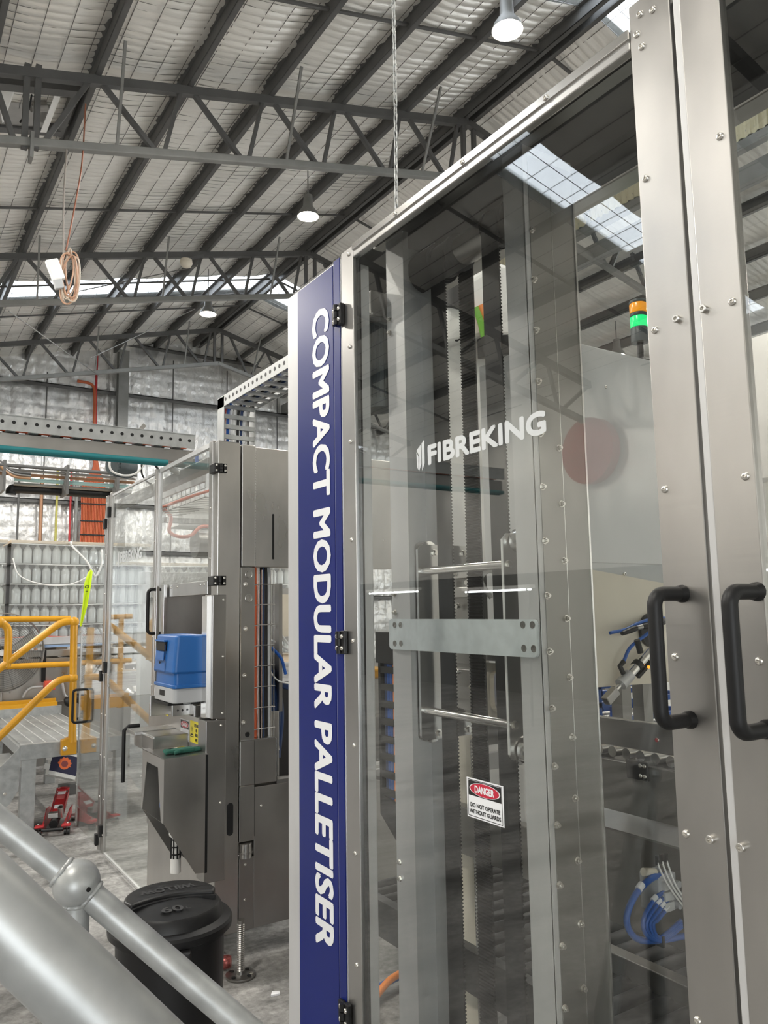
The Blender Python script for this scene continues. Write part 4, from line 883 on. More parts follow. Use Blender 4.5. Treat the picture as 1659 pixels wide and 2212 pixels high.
# blue label printer on its tray
PR = thing('label_printer', 'blue and grey label printer standing in the stainless niche above the bench', 'printer', (1.35, 4.2, 1.2))
RX = lambda x0, x1, y0, y1, r=.022: [(x1, y1), (x1, y0)]+[(x0+r-r*math.sin(a), y0+r-r*math.cos(a)) for a in [math.pi/2*i/5 for i in range(6)]]+[(x0+r-r*math.cos(a), y1-r+r*math.sin(a)) for a in [math.pi/2*i/5 for i in range(6)]]
def slab(name, x0, x1, y0, y1, z0, z1, m_, par, r=.022, x0t=None, bev=.012):
    A = RX(x0, x1, y0, y1, r); B = RX(x0t if x0t is not None else x0, x1, y0+(.008 if x0t is not None else 0), y1, r); n_ = len(A)
    b = MB().add([(x, y, z0) for x, y in A]+[(x, y, z1) for x, y in B], [tuple(range(n_)), tuple(range(2*n_-1, n_-1, -1))]+[(k, n_+k, n_+(k+1) % n_, (k+1) % n_) for k in range(n_)])
    return build(name, b, m_, par, bev=bev, seg=3, smooth=40, fix=True)
bd = slab('body', 1.30, 1.475, 3.985, 4.33, 1.435, 1.632, PRINTB, PR, x0t=1.318)
slab('body_lower', 1.312, 1.475, 3.992, 4.32, 1.372, 1.44, PRINTB, PR, bev=.003)
slab('foot_rim', 1.303, 1.475, 3.982, 4.33, 1.362, 1.380, PRINTB, PR, bev=.004)
build('door_seam', MB().box(1.299, 1.302, 4.118, 4.121, 1.44, 1.58), HOSEN, bd); build('grip_recess', MB().box(1.2985, 1.31, 4.125, 4.27, 1.548, 1.598), BLACKM, bd, bev=.004)
build('grip_scoop', MB().prism([(1.300, 4.14, 1.545), (1.300, 4.265, 1.545), (1.296, 4.265, 1.500), (1.296, 4.14, 1.500)], (.004, 0, .001)), PRINTB, bd); build('grip_lip', MB().box(1.293, 1.318, 4.12, 4.275, 1.596, 1.606), PRINTB, bd, bev=.003)
build('lock', MB().cyl((1.296, 4.205, 1.487), (1.301, 4.205, 1.487), .006, 10), BLACKM, bd)
slab('base', 1.305, 1.475, 3.99, 4.32, 1.288, 1.363, PRINTG, PR, bev=.004); build('port', MB().box(1.3035, 1.307, 4.13, 4.215, 1.318, 1.346), BLACKM, PR)
tr = build('tray', MB().box(1.33, 1.475, 4.08, 4.1, 1.215, 1.272), STEELH, PR, bev=.002)
build('tray_top', MB().box(1.30, 1.475, 4.06, 4.3, 1.272, 1.286), BLACKM, tr); build('tray_clip', MB().box(1.38, 1.42, 4.05, 4.08, 1.276, 1.292), PRINTG, tr); build('tray_leg', MB().box(1.44, 1.475, 4.055, 4.08, 1.205, 1.265), STEELH, tr, bev=.004)
for x in (1.36, 1.385, 1.41, 1.45): build('slot', MB().box(x-.002, x+.002, 4.0795, 4.0802, 1.236, 1.25).box(x-.006, x+.006, 4.0795, 4.0802, 1.241, 1.245), BLACKM, tr)

# green glove and a pen on the box
gl = MB(); P_ = [(0, 0), (.03, -.008), (.06, -.004), (.10, .0), (.14, .004), (.165, .018), (.16, .036), (.12, .04), (.08, .037), (.04, .04), (.01, .033), (-.012, .02)]
t = thing('glove', 'green knitted glove lying on the tapered stainless box', 'glove', (1.33, 3.97, 1.0475))
def flat(pts, z0, h, c, ang, s=1.0): 
    ca, sa = math.cos(ang), math.sin(ang); return MB().prism([(c[0]+s*(x*ca-y*sa), c[1]+s*(x*sa+y*ca), z0) for x, y in pts], (0, 0, h))
build('palm', flat([(0, -.01), (.06, -.022), (.12, -.018), (.125, .03), (.06, .04), (.0, .03)], 1.048, .022, (1.29, 3.955), .1), GLOVE, t, bev=.009, seg=3, smooth=60)
build('cuff', flat([(.115, -.02), (.165, -.012), (.17, .025), (.12, .034)], 1.048, .018, (1.29, 3.955), .1), GLOVE, t, bev=.007, seg=3, smooth=60)
for k in range(4): build('finger', MB().tube(curve([(1.30, 3.95+.012*k, 1.058), (1.275-.003*k, 3.948+.014*k, 1.062), (1.255+.002*k*k, 3.95+.015*k, 1.054)]), [.0085]*17, 8), GLOVE, t, smooth=60)
build('thumb', MB().tube(curve([(1.34, 3.94, 1.06), (1.32, 3.93, 1.064), (1.295, 3.932, 1.055)]), .009, 8), GLOVE, t, smooth=60)
p = build('pen', MB().tube([(1.275, 4.04, 1.053), (1.30, 4.05, 1.053), (1.36, 4.075, 1.053), (1.40, 4.09, 1.053)], [.003, .0065, .0065, .005], 10), BLACKP, smooth=60); tag(p, 'slim dark pen lying behind the green glove', 'pen')
build('barrel', MB().tube([(1.332, 4.0632, 1.0532), (1.398, 4.0893, 1.0532)], .0072, 10), STEELH, p, smooth=60)

# inside of the second machine, seen through the glass
build('inner_cabinet', MB().box(1.65, 2.5, 5.8, 5.9, .9, 2.05), GREYP, PB, bev=.004, label='grey cabinet inside behind the guard doors')
ib = build('inner_basket', MB().box(1.78, 1.80, 4.9, 6.0, 2.60, 2.66), ALU, PB)
for z in (2.50, 2.53, 2.56): build('wire', MB().cyl((1.8, 4.9, z), (1.8, 6.0, z), .003, 6), STEELH, ib)
for k in range(12): build('wire', MB().tube([(1.8, 4.92+.095*k, 2.62), (1.8, 4.92+.095*k, 2.5), (2.0, 4.92+.095*k, 2.5)], .003, 6), STEELH, ib)
hose('inner_lead', [(1.75, 4.7, 2.51), (1.76, 5.2, 2.525), (1.75, 5.75, 2.52)], .01, ORANGE, PB)
hose('inner_loop', [(1.85, 6, 2.56), (1.92, 6, 2.49), (1.91, 6, 2.38), (1.98, 6, 2.34), (2.08, 6, 2.35), (2.16, 6, 2.42), (2.24, 6, 2.43)], .014, mat('salmon_hose', (.7, .3, .24)), PB)
build('inner_beam', MB().box(1.9, 2.6, 6.1, 6.16, 2.46, 2.5), STEELH, PB); build('inner_box', MB().box(2.05, 2.4, 6.2, 6.5, 2.45, 2.7), WHITEP, PB); build('inner_drive', MB().cyl((2.15, 6.1, 2.3), (2.5, 6.1, 2.3), .12, 20), STEELD, PB, smooth=40)
cl2 = build('roof_clamp', MB().tube(curve([(1.52, 4.75, 2.64), (1.56, 4.7, 2.61), (1.62, 4.6, 2.60)]), .02, 10), STEELH, PB, smooth=60); build('clamp_tie', MB().box(1.56, 1.575, 4.42, 4.44, 2.63, 2.67), HOSEB, cl2)
build('roof_beam', MB().box(1.55, 1.62, 4.2, 6.2, 2.56, 2.62), STEEL, PB, bev=.003)

# cable tray across the aisle and the ladder towards the palletiser
CT = thing('cable_tray', 'long perforated cable tray with a dark beam crossing above the glass doors', 'cable tray', (0, 4.95, 2.66), 'cable trays')
build('side_rail', MB().box(-2.2, 1.72, 4.9, 4.903, 2.812, 2.905).box(-2.2, 1.72, 4.895, 4.92, 2.902, 2.906), GALV, CT); build('side_rail', MB().box(-2.2, 1.72, 5.2, 5.203, 2.812, 2.905), GALV, CT)
hm = MB().cyl((0, 0, 0), (0, 0, .0012), .0105, 14).mesh('rail_hole'); hm.materials.append(BLACKM)
x = .634-.0617*8
while x < 1.70: inst('rail_hole', hm, (x, 4.9, 2.863), NY, CT); x += .0617
x = -1.0
while x < 1.7: build('rung', MB().box(x, x+.05, 4.903, 5.2, 2.812, 2.826), GALV, CT); build('cable_tag', MB().box(x+.065, x+.10, 4.91, 4.99, 2.80, 2.806), WHITEV, CT); x += .123
for k, m_ in enumerate((BLACKP, WHITEP, ORANGE, BLACKP, HOSEB, PRINTG, BLACKP)): build('cable', MB().tube([(-2.2, 4.94+.035*k, 2.84), (1.7, 4.94+.035*k, 2.84)], .012, 8), m_, CT, smooth=60)
build('beam', MB().box(-2.2, 1.72, 4.93, 5.12, 2.72, 2.805), STEELD, CT, bev=.003); build('teal_cable', MB().tube([(-2.2, 4.925, 2.705), (1.55, 4.925, 2.712)], .017, 8), TEAL, CT, smooth=60); build('teal_cable', MB().tube([(-2.2, 4.965, 2.7), (1.55, 4.965, 2.705)], .014, 8), TEAL, CT, smooth=60)
LD = thing('cable_ladder', 'steel cable ladder rising from the second machine and running towards the palletiser', 'cable tray', (1.74, 4.25, 2.655), 'cable trays')
for x in (1.648, 1.838): build('side_rail', MB().box(x-.003, x+.003, 4.2, 4.3, 2.655, 2.99), GALV, LD); build('side_rail', MB().box(x-.003, x+.003, 2.4, 4.3, 2.93, 2.995), GALV, LD)
y = 2.45
while y < 4.2: 
    build('rung', MB().box(1.65, 1.836, y, y+.03, 2.932, 2.945), GALV, LD)
    inst('rail_hole', hm, (1.645, y+.02, 2.965), NX, LD); inst('rail_hole', hm, (1.645, y+.075, 2.965), NX, LD)
    build('cable_tie', MB().box(1.70, 1.79, y+.035, y+.055, 2.94, 2.948), WHITEV if int(y*50) % 3 else HOSEB, LD); y += .11
for z in (2.68, 2.74, 2.80, 2.86, 2.92): build('rung', MB().box(1.65, 1.836, 4.2, 4.215, z, z+.025), GALV, LD)
for k, m_ in enumerate((RED, HOSEB, WHITEP, WHITEP, BLACKP, HOSEN, WHITEP, STEELD)):
    x = 1.665+.021*k; build('cable', MB().tube(curve([(x, 4.24, 2.65), (x, 4.245, 2.85), (x, 4.2, 2.95), (x, 4.0, 2.958), (x, 3.2, 2.957), (x, 2.42, 2.957)]), .0085, 8), m_, LD, smooth=60)
# ------------------------------------------------------------------ crossover steps, jack, carton, fan, pallet loads and wall services (left background)
LIPM = mat('worn_bright_lip', (.62, .63, .62), .3, .4)
DECKM = mat('worn_tread_plate', (.27, .28, .275), .3, .5, bump=.5, bscale=(70, 70, 70), var=.25, vscale=(9, 3, 9), bdist=.004)
PT = thing('crossover_platform', 'grey crossover platform with yellow tube handrails behind the side screen', 'platform', (1.4, 8, 0))
for k in range(7): build('deck_plank', MB().box(1.08+.094*k, 1.17+.094*k, 7.12, 9.1, .675, .695), DECKM, PT); build('plank_lip', MB().box(1.168+.094*k, 1.174+.094*k, 7.12, 9.1, .675, .702), LIPM, PT)
build('edge_beam', MB().box(1.06, 1.76, 7.05, 7.12, .585, .705), GALV, PT, bev=.004); build('edge_beam', MB().box(1.06, 1.76, 9.1, 9.16, .585, .78), GALV, PT); build('edge_beam', MB().box(1.06, 1.1, 7.1, 9.1, .6, .68), GALV, PT); build('edge_beam', MB().box(1.72, 1.76, 7.1, 9.1, .6, .68), GALV, PT)
for x0, x1, y in ((1.075, 1.185, 7.06), (1.53, 1.70, 7.06), (1.075, 1.185, 9.0), (1.6, 1.70, 9.0)): build('leg', MB().box(x0, x1, y, y+.09, 0, .59), GALV, PT, bev=.004)
build('stringer', MB().prism([(1.07, 7.06, .70), (.95, 7.06, .58), (.45, 7.06, .08), (.45, 7.06, 0), (.72, 7.06, 0), (1.0, 7.06, .26), (1.06, 7.06, .36)], (0, .012, 0)), GALV, PT)
inst('bolt', HEXB, (.96, 7.06, .34), NY, PT)
for k in range(3): build('stair_tread', MB().box(.93-.2*k, 1.10-.2*k, 7.1, 7.9, .50-.18*k, .525-.18*k), GALV, PT)
def ytube(name, pts, r=.03, n=6): return build(name, MB().tube(curve(pts, n), r, 14), YELLOW, PT, smooth=60)
build('rail_post', MB().cyl((1.445, 7.0, .70), (1.43, 7.0, 1.66), .03, 16), YELLOW, PT, smooth=60); build('rail_knuckle', MB().sphere((1.43, 7.0, 1.685), .042, 16), YELLOW, PT, smooth=60); build('rail_knuckle', MB().sphere((1.435, 7.0, 1.22), .042, 16), YELLOW, PT, smooth=60)
ytube('top_rail', [(1.43, 7.0, 1.69), (1.36, 7.0, 1.685), (1.30, 7.0, 1.66), (1.2, 7.0, 1.585), (.88, 7.0, 1.33), (.5, 7.0, 1.02)]); ytube('mid_rail', [(1.43, 7.0, 1.22), (1.36, 7.0, 1.215), (1.3, 7.0, 1.19), (1.2, 7.0, 1.10), (.9, 7.0, .80), (.5, 7.0, .42)])
pf = build('post_foot', MB().prism([(1.36, 6.985, .60), (1.48, 6.985, .60), (1.48, 6.985, .70), (1.465, 6.985, .86), (1.43, 6.985, .86), (1.42, 6.985, .74), (1.36, 6.985, .72)], (0, .065, 0)), YELLOW, PT, bev=.006); inst('bolt', shared('post_bolt', [lambda b: b.lathe([(.02, 0), (.02, .006), (.012, .012), (0, .013)], n=16)], BOLT), (1.385, 6.985, .655), NY, pf)
ytube('left_loop', [(.93, 7.0, 1.34), (.93, 7.0, 1.60), (.90, 7.0, 1.67), (.84, 7.0, 1.69), (.6, 7.0, 1.69)]); ytube('left_loop', [(.6, 7.0, 1.34), (.86, 7.0, 1.34)], .026)
build('rail_knuckle', MB().sphere((.865, 7.0, 1.69), .04, 14), YELLOW, PT, smooth=60)
ytube('far_rail', [(.5, 9.15, 1.712), (1.4, 9.15, 1.705), (1.83, 9.15, 1.70)]); ytube('far_rail', [(.5, 9.15, 1.215), (1.4, 9.15, 1.213), (1.9, 9.15, 1.21)]); build('toe_board', MB().box(.5, 1.72, 9.12, 9.15, .71, .82), YELLOW, PT)
for x in (.62, 1.88): build('rail_post', MB().cyl((x, 9.15, .7), (x, 9.15, 1.70), .03, 14), YELLOW, PT, smooth=60)

# red trolley jack on the floor
J = thing('trolley_jack', 'small red trolley jack on the concrete under the platform edge', 'jack', (1.33, 7.1, 0))
A = V((1.295, 6.90, 0)); D = V((.32, .92, 0)).normalized(); Rr = V((D.y, -D.x, 0)); 
def jp(a, r, z): return A+D*a+Rr*r+V((0, 0, z))
for s in (-1, 1):
    build('side_frame', MB().prism([jp(0, s*.075, .03), jp(0, s*.075, .075), jp(.12, s*.08, .10), jp(.28, s*.09, .15), jp(.42, s*.09, .14), jp(.5, s*.07, .09), jp(.5, s*.07, .03)], Rr*s*.006), RED, J)
    build('caster_wing', MB().obox(jp(.02, s*.10, .075), Rr*.035, D*.03, (0, 0, .008)), RED, J, bev=.006)
    for q in (.085, .11): build('wheel', MB().cyl(jp(.02, s*q, .026), jp(.02, s*(q+.018), .026), .026, 16), BLACKP, J, smooth=40)
    build('wheel', MB().cyl(jp(.47, s*.08, .03), jp(.47, s*.11, .03), .03, 16), STEELD, J, smooth=40)
    build('bolt', MB().sphere(jp(.02, s*.11, .088), .009, 8), BOLT, J)
build('axle', MB().cyl(jp(-.005, -.08, .05), jp(-.005, .08, .05), .014, 12), BLACKP, J, smooth=40)
arm = build('lift_arm', MB().prism([jp(.2, -.04, .11), jp(.2, .04, .11), jp(.46, .04, .215), jp(.46, -.04, .215)], V((0, 0, .03))), RED, J, bev=.004)
for a, m_ in ((.24, WHITEV), (.36, mat('faded_red', (.55, .12, .12), 0, .5)), (.42, WHITEV)): build('arm_label', MB().obox(jp(a+.02, 0, .11+(a+.02-.2)*.404+.033), Rr*.03, (D*.26+V((0, 0, .105))).normalized()*.022, V((0, 0, .002))), m_, arm)
for s in (-1, 1): build('arm_cheek', MB().prism([jp(.2, s*.045, .09), jp(.2, s*.045, .15), jp(.5, s*.045, .26), jp(.5, s*.045, .215)], Rr*s*.006), RED, J)
build('saddle', MB().lathe([(.02, 0), (.05, .004), (.055, .02), (.045, .022), (.04, .012), (0, .012)], jp(.5, 0, .245), n=18), RED, J, smooth=40)
build('pump', MB().cyl(jp(.05, 0, .075), jp(.22, 0, .1), .034, 16), BLACKP, J, smooth=40); build('pump_head', MB().obox(jp(.14, 0, .13), Rr*.055, D*.04, (0, 0, .02)), STEELD, J, bev=.006)
build('handle_socket', MB().lathe([(.018, 0), (.023, .0), (.023, .09), (.018, .09), (.016, .03)], jp(.08, .05, .13), D*-.5+V((0, 0, 1)), 16), STEELH, J, smooth=40)

# navy carton leaning on a block behind the jack
K = thing('carton', 'navy printed carton with an orange flame badge, tipped over under the platform', 'box', (1.66, 8.3, .12))
O = V((1.5, 8.25, .27)); U = V((.245, 0, -.085)); Wv = V((.045, .05, .16)); Nn = U.cross(Wv).normalized()
build('panel', MB().prism([O, O+U, O+U+Wv, O+Wv], Nn*-.012), CARD, K)
build('flap', MB().prism([O+Wv*1.0+U*.12, O+Wv*1.0+U*.42, O+Wv*1.45+U*.5, O+Wv*1.45+U*.14], Nn*-.006), CARD, K); build('flap', MB().prism([O+Wv*1.0+U*.46, O+Wv*1.0+U*1.0, O+Wv*1.4+U*1.0, O+Wv*1.4+U*.5], Nn*-.006), CARDW, K)
for q in (0.02, .5): build('tab', MB().prism([O+Wv*q, O+Wv*(q+.3), O+Wv*(q+.3)-U*.2, O+Wv*q-U*.2], Nn*-.005), CARDW, K)
build('box_edge', MB().prism([O-V((0, 0, .0)), O+U, O+U-Wv*.2, O-Wv*.2], Nn*-.1), CARDW, K); build('box_body', MB().prism([O-Nn*.012, O+U-Nn*.012, O+U+Wv-Nn*.012, O+Wv-Nn*.012], Nn*-.1), CARDW, K)
cc = O+U*.5+Wv*.5+Nn*.0008; uu = U.normalized(); ww = (Wv-uu*Wv.dot(uu)).normalized(); fl_ = []
for i in range(48):
    a = 2*math.pi*i/48; r = .052+(.014*abs(math.sin(a*5.5)) if math.sin(a) > -.3 else .0); fl_.append(cc+uu*r*math.cos(a)+ww*r*math.sin(a))
build('flame_badge', MB().prism(fl_, Nn*.0004), FLAME, K); build('badge_centre', MB().prism([cc+Nn*.0006+uu*.032*math.cos(a)+ww*.03*math.sin(a) for a in [2*math.pi*i/20 for i in range(20)]], Nn*.0003), mat('badge_ink', (.25, .05, .05)), K)
blk = build('prop_block', MB().box(1.62, 1.78, 8.32, 8.42, 0, .10), STRUCT); tag(blk, 'dark low block on the floor under the navy carton', 'block')

# drum fan with wire guard
FN = thing('drum_fan', 'large black drum fan with a round wire guard, half cut off by the left edge', 'fan', (1.18, 9.27, 0))
FC = V((1.178, 9.27, 1.356))
for i in range(19): 
    r = .05+.0195*i; build('guard_ring', MB().tube([FC+V((r*math.cos(a), -.05*math.cos(i/18*1.4), r*math.sin(a))) for a in [2*math.pi*k/40 for k in range(41)]],   .0024, 4), STRUCT, FN, smooth=60)
for k in range(10): a = k*math.pi/5; build('guard_spoke', MB().tube([FC+V((r*math.cos(a), -.052*math.cos(r/.42*1.4), r*math.sin(a))) for r in (.04, .15, .28, .41)], .003, 5), STRUCT, FN)
build('rim', MB().lathe([(.412, -.01), (.42, -.01), (.42, .06), (.412, .06), (.412, -.01)], FC, (0, 1, 0), 40, cap=False), STEELD, FN, smooth=40)
for k in range(4): a = k*math.pi/2+.4; build('blade', MB().prism([FC+V((.05*math.cos(a), .03, .05*math.sin(a))), FC+V((.38*math.cos(a-.3), .01, .38*math.sin(a-.3))), FC+V((.38*math.cos(a+.25), .05, .38*math.sin(a+.25)))], (0, .006, 0)), STEELH, FN)
build('hub', MB().lathe([(.0, -.03), (.05, -.02), (.06, .02), (.06, .05)], FC+V((0, .01, 0)), (0, 1, 0), 24), BLACKP, FN, smooth=40); build('hub_label', MB().cyl(FC+V((0, -.024, 0)), FC+V((0, -.018, 0)), .035, 20), WHITEV, FN)
build('stand', MB().tube([FC+V((0, .03, -.41)), FC+V((0, .03, -1.35))], .025, 12), STEELD, FN); build('stand_foot', MB().box(.95, 1.40, 9.24, 9.34, 0, .03), STEELD, FN)

# conveyor machine behind the platform
CV = thing('conveyor_line', 'stainless conveyor frame with a red isolator behind the platform', 'conveyor', (1.4, 9.6, 0))
build('front_panel', MB().box(-.5, 2.05, 9.38, 9.42, .80, 1.27), STEEL, CV, bev=.003); build('top_rail', MB().box(-.5, 2.6, 9.36, 9.46, 1.29, 1.36), STEELH, CV, bev=.003); build('top_rail', MB().box(-.5, 2.6, 9.5, 9.56, 1.42, 1.50), ALU, CV); build('lower_panel', MB().box(-.5, 2.6, 9.5, 9.55, .1, .78), STEELD, CV)
for x in (.6, 2.5): build('leg', MB().box(x, x+.08, 9.42, 9.5, 0, .8), STEELD, CV)
build('side_strip', MB().box(1.585, 1.63, 9.33, 9.35, 1.02, 1.36), BLACKP, CV, bev=.003)
for x, z in ((1.32, 1.23), (1.72, 1.17), (1.2, .93), (1.28, .93), (1.75, 1.0)): inst('screw', CSK, (x, 9.35, z), NY, CV)
iso = build('isolator', MB().box(1.61, 1.72, 9.26, 9.35, .93, 1.03), mat('isolator_red', (.8, .1, .05), 0, .4), CV, bev=.008); build('isolator_knob', MB().box(1.65, 1.68, 9.24, 9.26, .95, 1.01), RED, iso)
hose('conduit', [(1.60, 9.3, .97), (1.5, 9.3, .97), (1.44, 9.3, .94), (1.40, 9.3, .87)], .014, PRINTG, CV); hose('conduit', [(1.72, 9.3, 1.01), (1.79, 9.3, 1.0), (1.81, 9.3, .93), (1.83, 9.3, .86), (1.87, 9.3, .84)], .014, PRINTG, CV)
build('yellow_toe', MB().box(.5, 1.72, 9.20, 9.25, .79, .85), YELLOW, CV); build('blue_strip', MB().box(1.63, 2.3, 9.45, 9.50, 1.385, 1.41), mat('pale_blue', (.25, .36, .55)), CV)
for k in range(16): build('roller', MB().cyl((-.4+.19*k, 9.6, 1.2), (-.4+.19*k, 11.4, 1.2), .05, 12), STEELH, CV, smooth=40)
build('boot_clump', MB().tube(curve([(1.78, 9.0, .80), (1.86, 8.95, .86), (1.95, 8.9, .83), (1.97, 8.9, .70), (1.9, 8.85, .64)]), [.03, .05, .06, .06, .05, .05, .05, .05, .05, .05, .05, .05, .06, .06, .06, .06, .06, .06, .06, .06, .05, .05, .05, .05, .05, .05, .05, .05, .04, .04, .04, .04, .04][:33], 12), BLACKM, CV, smooth=60)
for k in range(6): build('green_light' if k == 0 else 'screw', MB().sphere((1.93+.13*k, 9.34, 1.11), .008, 8), GREENL if k == 0 else BOLT, CV)
pt = build('drive_puller', MB().lathe([(.03, 0), (.09, .01), (.1, .05), (.05, .08), (.05, .2)], (2.45, 8.9, .86), (0, -1, 0), 20), STEELH, CV, smooth=40)

# shrink wrapped pallet loads of clear bottles, layer on layer
PETD = mat('bottle_shadow_mass', (.16, .165, .16), 0, .4)  # darker than the bottles, standing in for shade between them
bot = MB().lathe([(.0, .0), (.048, .0), (.052, .010), (.050, .07), (.052, .11), (.051, .15), (.040, .178), (.019, .20), (.019, .222), (.0, .222)], n=9).mesh('bottle', smooth=60); bot.materials.append(PETB)
def pallet(x0, x1, y, z0, layers, label, step=.107, top=True):
    t = thing('pallet_load', label, 'pallet', ((x0+x1)/2, y+.5, z0-.14), 'wrapped pallet loads')
    for k in range(layers):
        z = z0+.237*k; n = int((x1-x0-.06)/step)
        build('layer_sheet', MB().box(x0, x1, y-.02, y+1.0, z-.006, z+.004), STRUCTL, t)
        for i in range(n+1): put('bottle', bot, (x0+.07+i*step, y+.05, z+.004), t)
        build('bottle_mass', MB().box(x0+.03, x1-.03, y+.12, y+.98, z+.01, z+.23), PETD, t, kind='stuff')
        build('film_fold', MB().tube(curve([(x0-.01, y-.035, z+.23), ((x0+x1)/2, y-.045, z+.222), (x1+.01, y-.035, z+.23)]), .006, 5), WHITEP, t)
    zt = z0+.237*layers
    build('top_board', MB().box(x0-.02, x1+.02, y-.03, y+1.02, zt, zt+.035), TIMBER, t)
    f = build('stretch_film', MB().box(x0-.015, x1+.015, y-.05, y-.046, z0-.02, zt+.03), FILM, t)
    base = build('pallet_base', MB().box(x0, x1, y-.02, y+1.0, z0-.14, z0-.118), TIMBER, t)
    for q in (x0, (x0+x1)/2-.06, x1-.12): build('pallet_block', MB().box(q, q+.12, y, y+.98, z0-.118, z0-.03), TIMBER, t)
    build('pallet_deck', MB().box(x0, x1, y-.02, y+1.0, z0-.03, z0-.008), TIMBER, t)
    return t
pallet(1.33, 2.50, 10.0, 1.40-.237*0, 5, 'wrapped pallet load of clear bottles behind the yellow handrail, right of the gap')
pallet(.08, 1.26, 10.0, 1.40, 5, 'wrapped pallet load of clear bottles at the left edge of the photo')
pallet(2.56, 3.74, 10.1, 1.17, 5, 'wrapped pallet load of clear bottles seen through the tall guard door')
pallet(3.80, 4.98, 10.1, 1.17, 5, 'wrapped pallet load of clear bottles farthest right, partly behind the front post')
wr = build('film_knot', MB().tube(curve([(1.95, 9.955, 2.60), (1.95, 9.83, 2.60), (1.96, 9.82, 2.55), (2.12, 9.80, 2.38), (2.2, 9.8, 2.24), (2.24, 9.8, 2.2), (2.3, 9.8, 2.35), (2.3, 9.82, 2.52)]), .012, 8), WHITEP, smooth=60); tag(wr, 'twisted white tail of stretch film gathered above the fluoro strip', 'film')
build('film_gather', MB().lathe([(.02, 0), (.05, .05), (.10, .2), (.07, .32)], (2.24, 9.8, 2.17), n=14), FILM, wr, smooth=60); build('film_tail', MB().tube(curve([(2.2, 9.84, 2.22), (1.95, 9.84, 2.1), (1.65, 9.84, 2.1), (1.4, 9.84, 2.2), (1.32, 9.84, 2.4)]), .007, 6), WHITEP, wr)
cs = build('orange_sheet', MB().tube(curve([(.4, 9.86, 1.45), (.9, 9.85, 1.47), (1.3, 9.85, 1.46), (1.6, 9.84, 1.475), (1.9, 9.85, 1.46), (2.3, 9.85, 1.45)]), .035, 8), mat('red_cloth', (.45, .09, .05), 0, .7), smooth=60); tag(cs, 'crumpled red orange sheet along the foot of the wrapped load', 'cloth')
# fluoro strip tied from the film down to the rail
hv = build('fluoro_strip', MB().prism([(1.60, 7.2, 2.14), (1.615, 7.2, 2.12), (1.60, 7.18, 2.0), (1.575, 7.18, 1.82), (1.535, 7.2, 1.64), (1.52, 7.2, 1.64), (1.535, 7.18, 1.83), (1.545, 7.18, 2.02), (1.575, 7.2, 2.11)], (0, .012, 0)), HIVIS, bev=.003); tag(hv, 'fluoro yellow fabric strip hanging by the yellow handrail', 'strip')
build('printed_mark', MB().frame(rrect((1.565, 7.179, 1.985), (1, 0, .1), (0, 0, 1), .035, .026, .011, 3), rrect((1.565, 7.179, 1.985), (1, 0, .1), (0, 0, 1), .024, .016, .007, 3), (0, -.0006, 0)), BL, hv); build('printed_mark', MB().box(1.553, 1.573, 7.178, 7.179, 1.943, 1.949), BL, hv)

# motor under the tray, pipes, conduits and cables on the end wall
MT = thing('hanging_motor', 'slate grey finned motor with looped black leads under the cable tray', 'motor', (1.53, 6.0, 2.78))
build('motor_body', MB().cyl((1.46, 5.95, 2.86), (1.61, 6.05, 2.86), .078, 24), MOTORM, MT, smooth=40)
b = MB()
for k in range(18): a = 2*math.pi*k/18; b.bar(V((1.47, 5.957, 2.86))+V((0, math.cos(a), math.sin(a)))*.08, V((1.60, 6.043, 2.86))+V((0, math.cos(a), math.sin(a)))*.08, .004, .012)
build('motor_fins', b, MOTORM, MT); build('motor_box', MB().box(1.5, 1.58, 5.92, 5.98, 2.93, 2.98), MOTORM, MT, bev=.005)
hose('lead', [(1.48, 5.9, 2.94), (1.42, 5.88, 2.88), (1.43, 5.88, 2.80), (1.52, 5.88, 2.77), (1.62, 5.9, 2.80), (1.70, 5.9, 2.9), (1.76, 5.9, 2.92)], .008, WHITEP, MT); hose('lead', [(1.62, 6, 2.93), (1.72, 6, 2.95), (1.80, 6, 2.88), (1.84, 6, 2.78)], .010, BLACKP, MT); hose('lead', [(1.66, 5.9, 2.9), (1.66, 5.9, 2.80), (1.70, 5.9, 2.74), (1.74, 5.9, 2.72)], .007, BLACKP, MT)
build('hanger', MB().bar((1.53, 6.0, 2.98), (1.70, 6.0, 3.2), .03, .03), STEELD, MT)
def tt(name, label, cat, mb, m_, group=None, smooth=60):
    o = build(name, mb, m_, smooth=smooth); tag(o, label, cat, group); return o
RK = thing('pipe_rack', 'rack of grey and dark service pipes below the cable tray at the left', 'pipes', (1.9, 10.0, 3.25), 'service pipes')
for k, (z, r, m_) in enumerate(((3.50, .022, STRUCT), (3.46, .018, STEELD), (3.42, .02, mat('copper_brown', (.3, .17, .1), .4, .4)), (3.37, .025, mat('pale_teal_pipe', (.35, .55, .55))), (3.32, .022, STEELD), (3.27, .055, BLACKP))):
    x0 = 1.35 if k > 2 else .9
    build('pipe', MB().tube([(x0, 10+.06*k, z-.0), (2.75, 10+.06*k, z)], r, 10), m_, RK, smooth=60)
for k in range(3): build('riser', MB().tube(curve([(.95, 10.0, 3.72+.03*k), (1.15, 10.0, 3.55-.02*k), (1.3, 10.0, 3.44-.03*k), (1.5, 10.0, 3.42-.03*k)]), .016, 8), (STRUCT, STEELD, mat('copper_pipe', (.4, .24, .14), .5, .4))[k], RK, smooth=60)
for x in (1.2, 1.9, 2.5): build('hanger', MB().box(x, x+.03, 9.98, 10.36, 3.2, 3.56), STRUCT, RK)
build('elbow', MB().tube(curve([(1.33, 10.3, 3.2), (1.34, 10.3, 3.26), (1.42, 10.3, 3.27)]), .06, 12), BLACKP, RK, smooth=60)
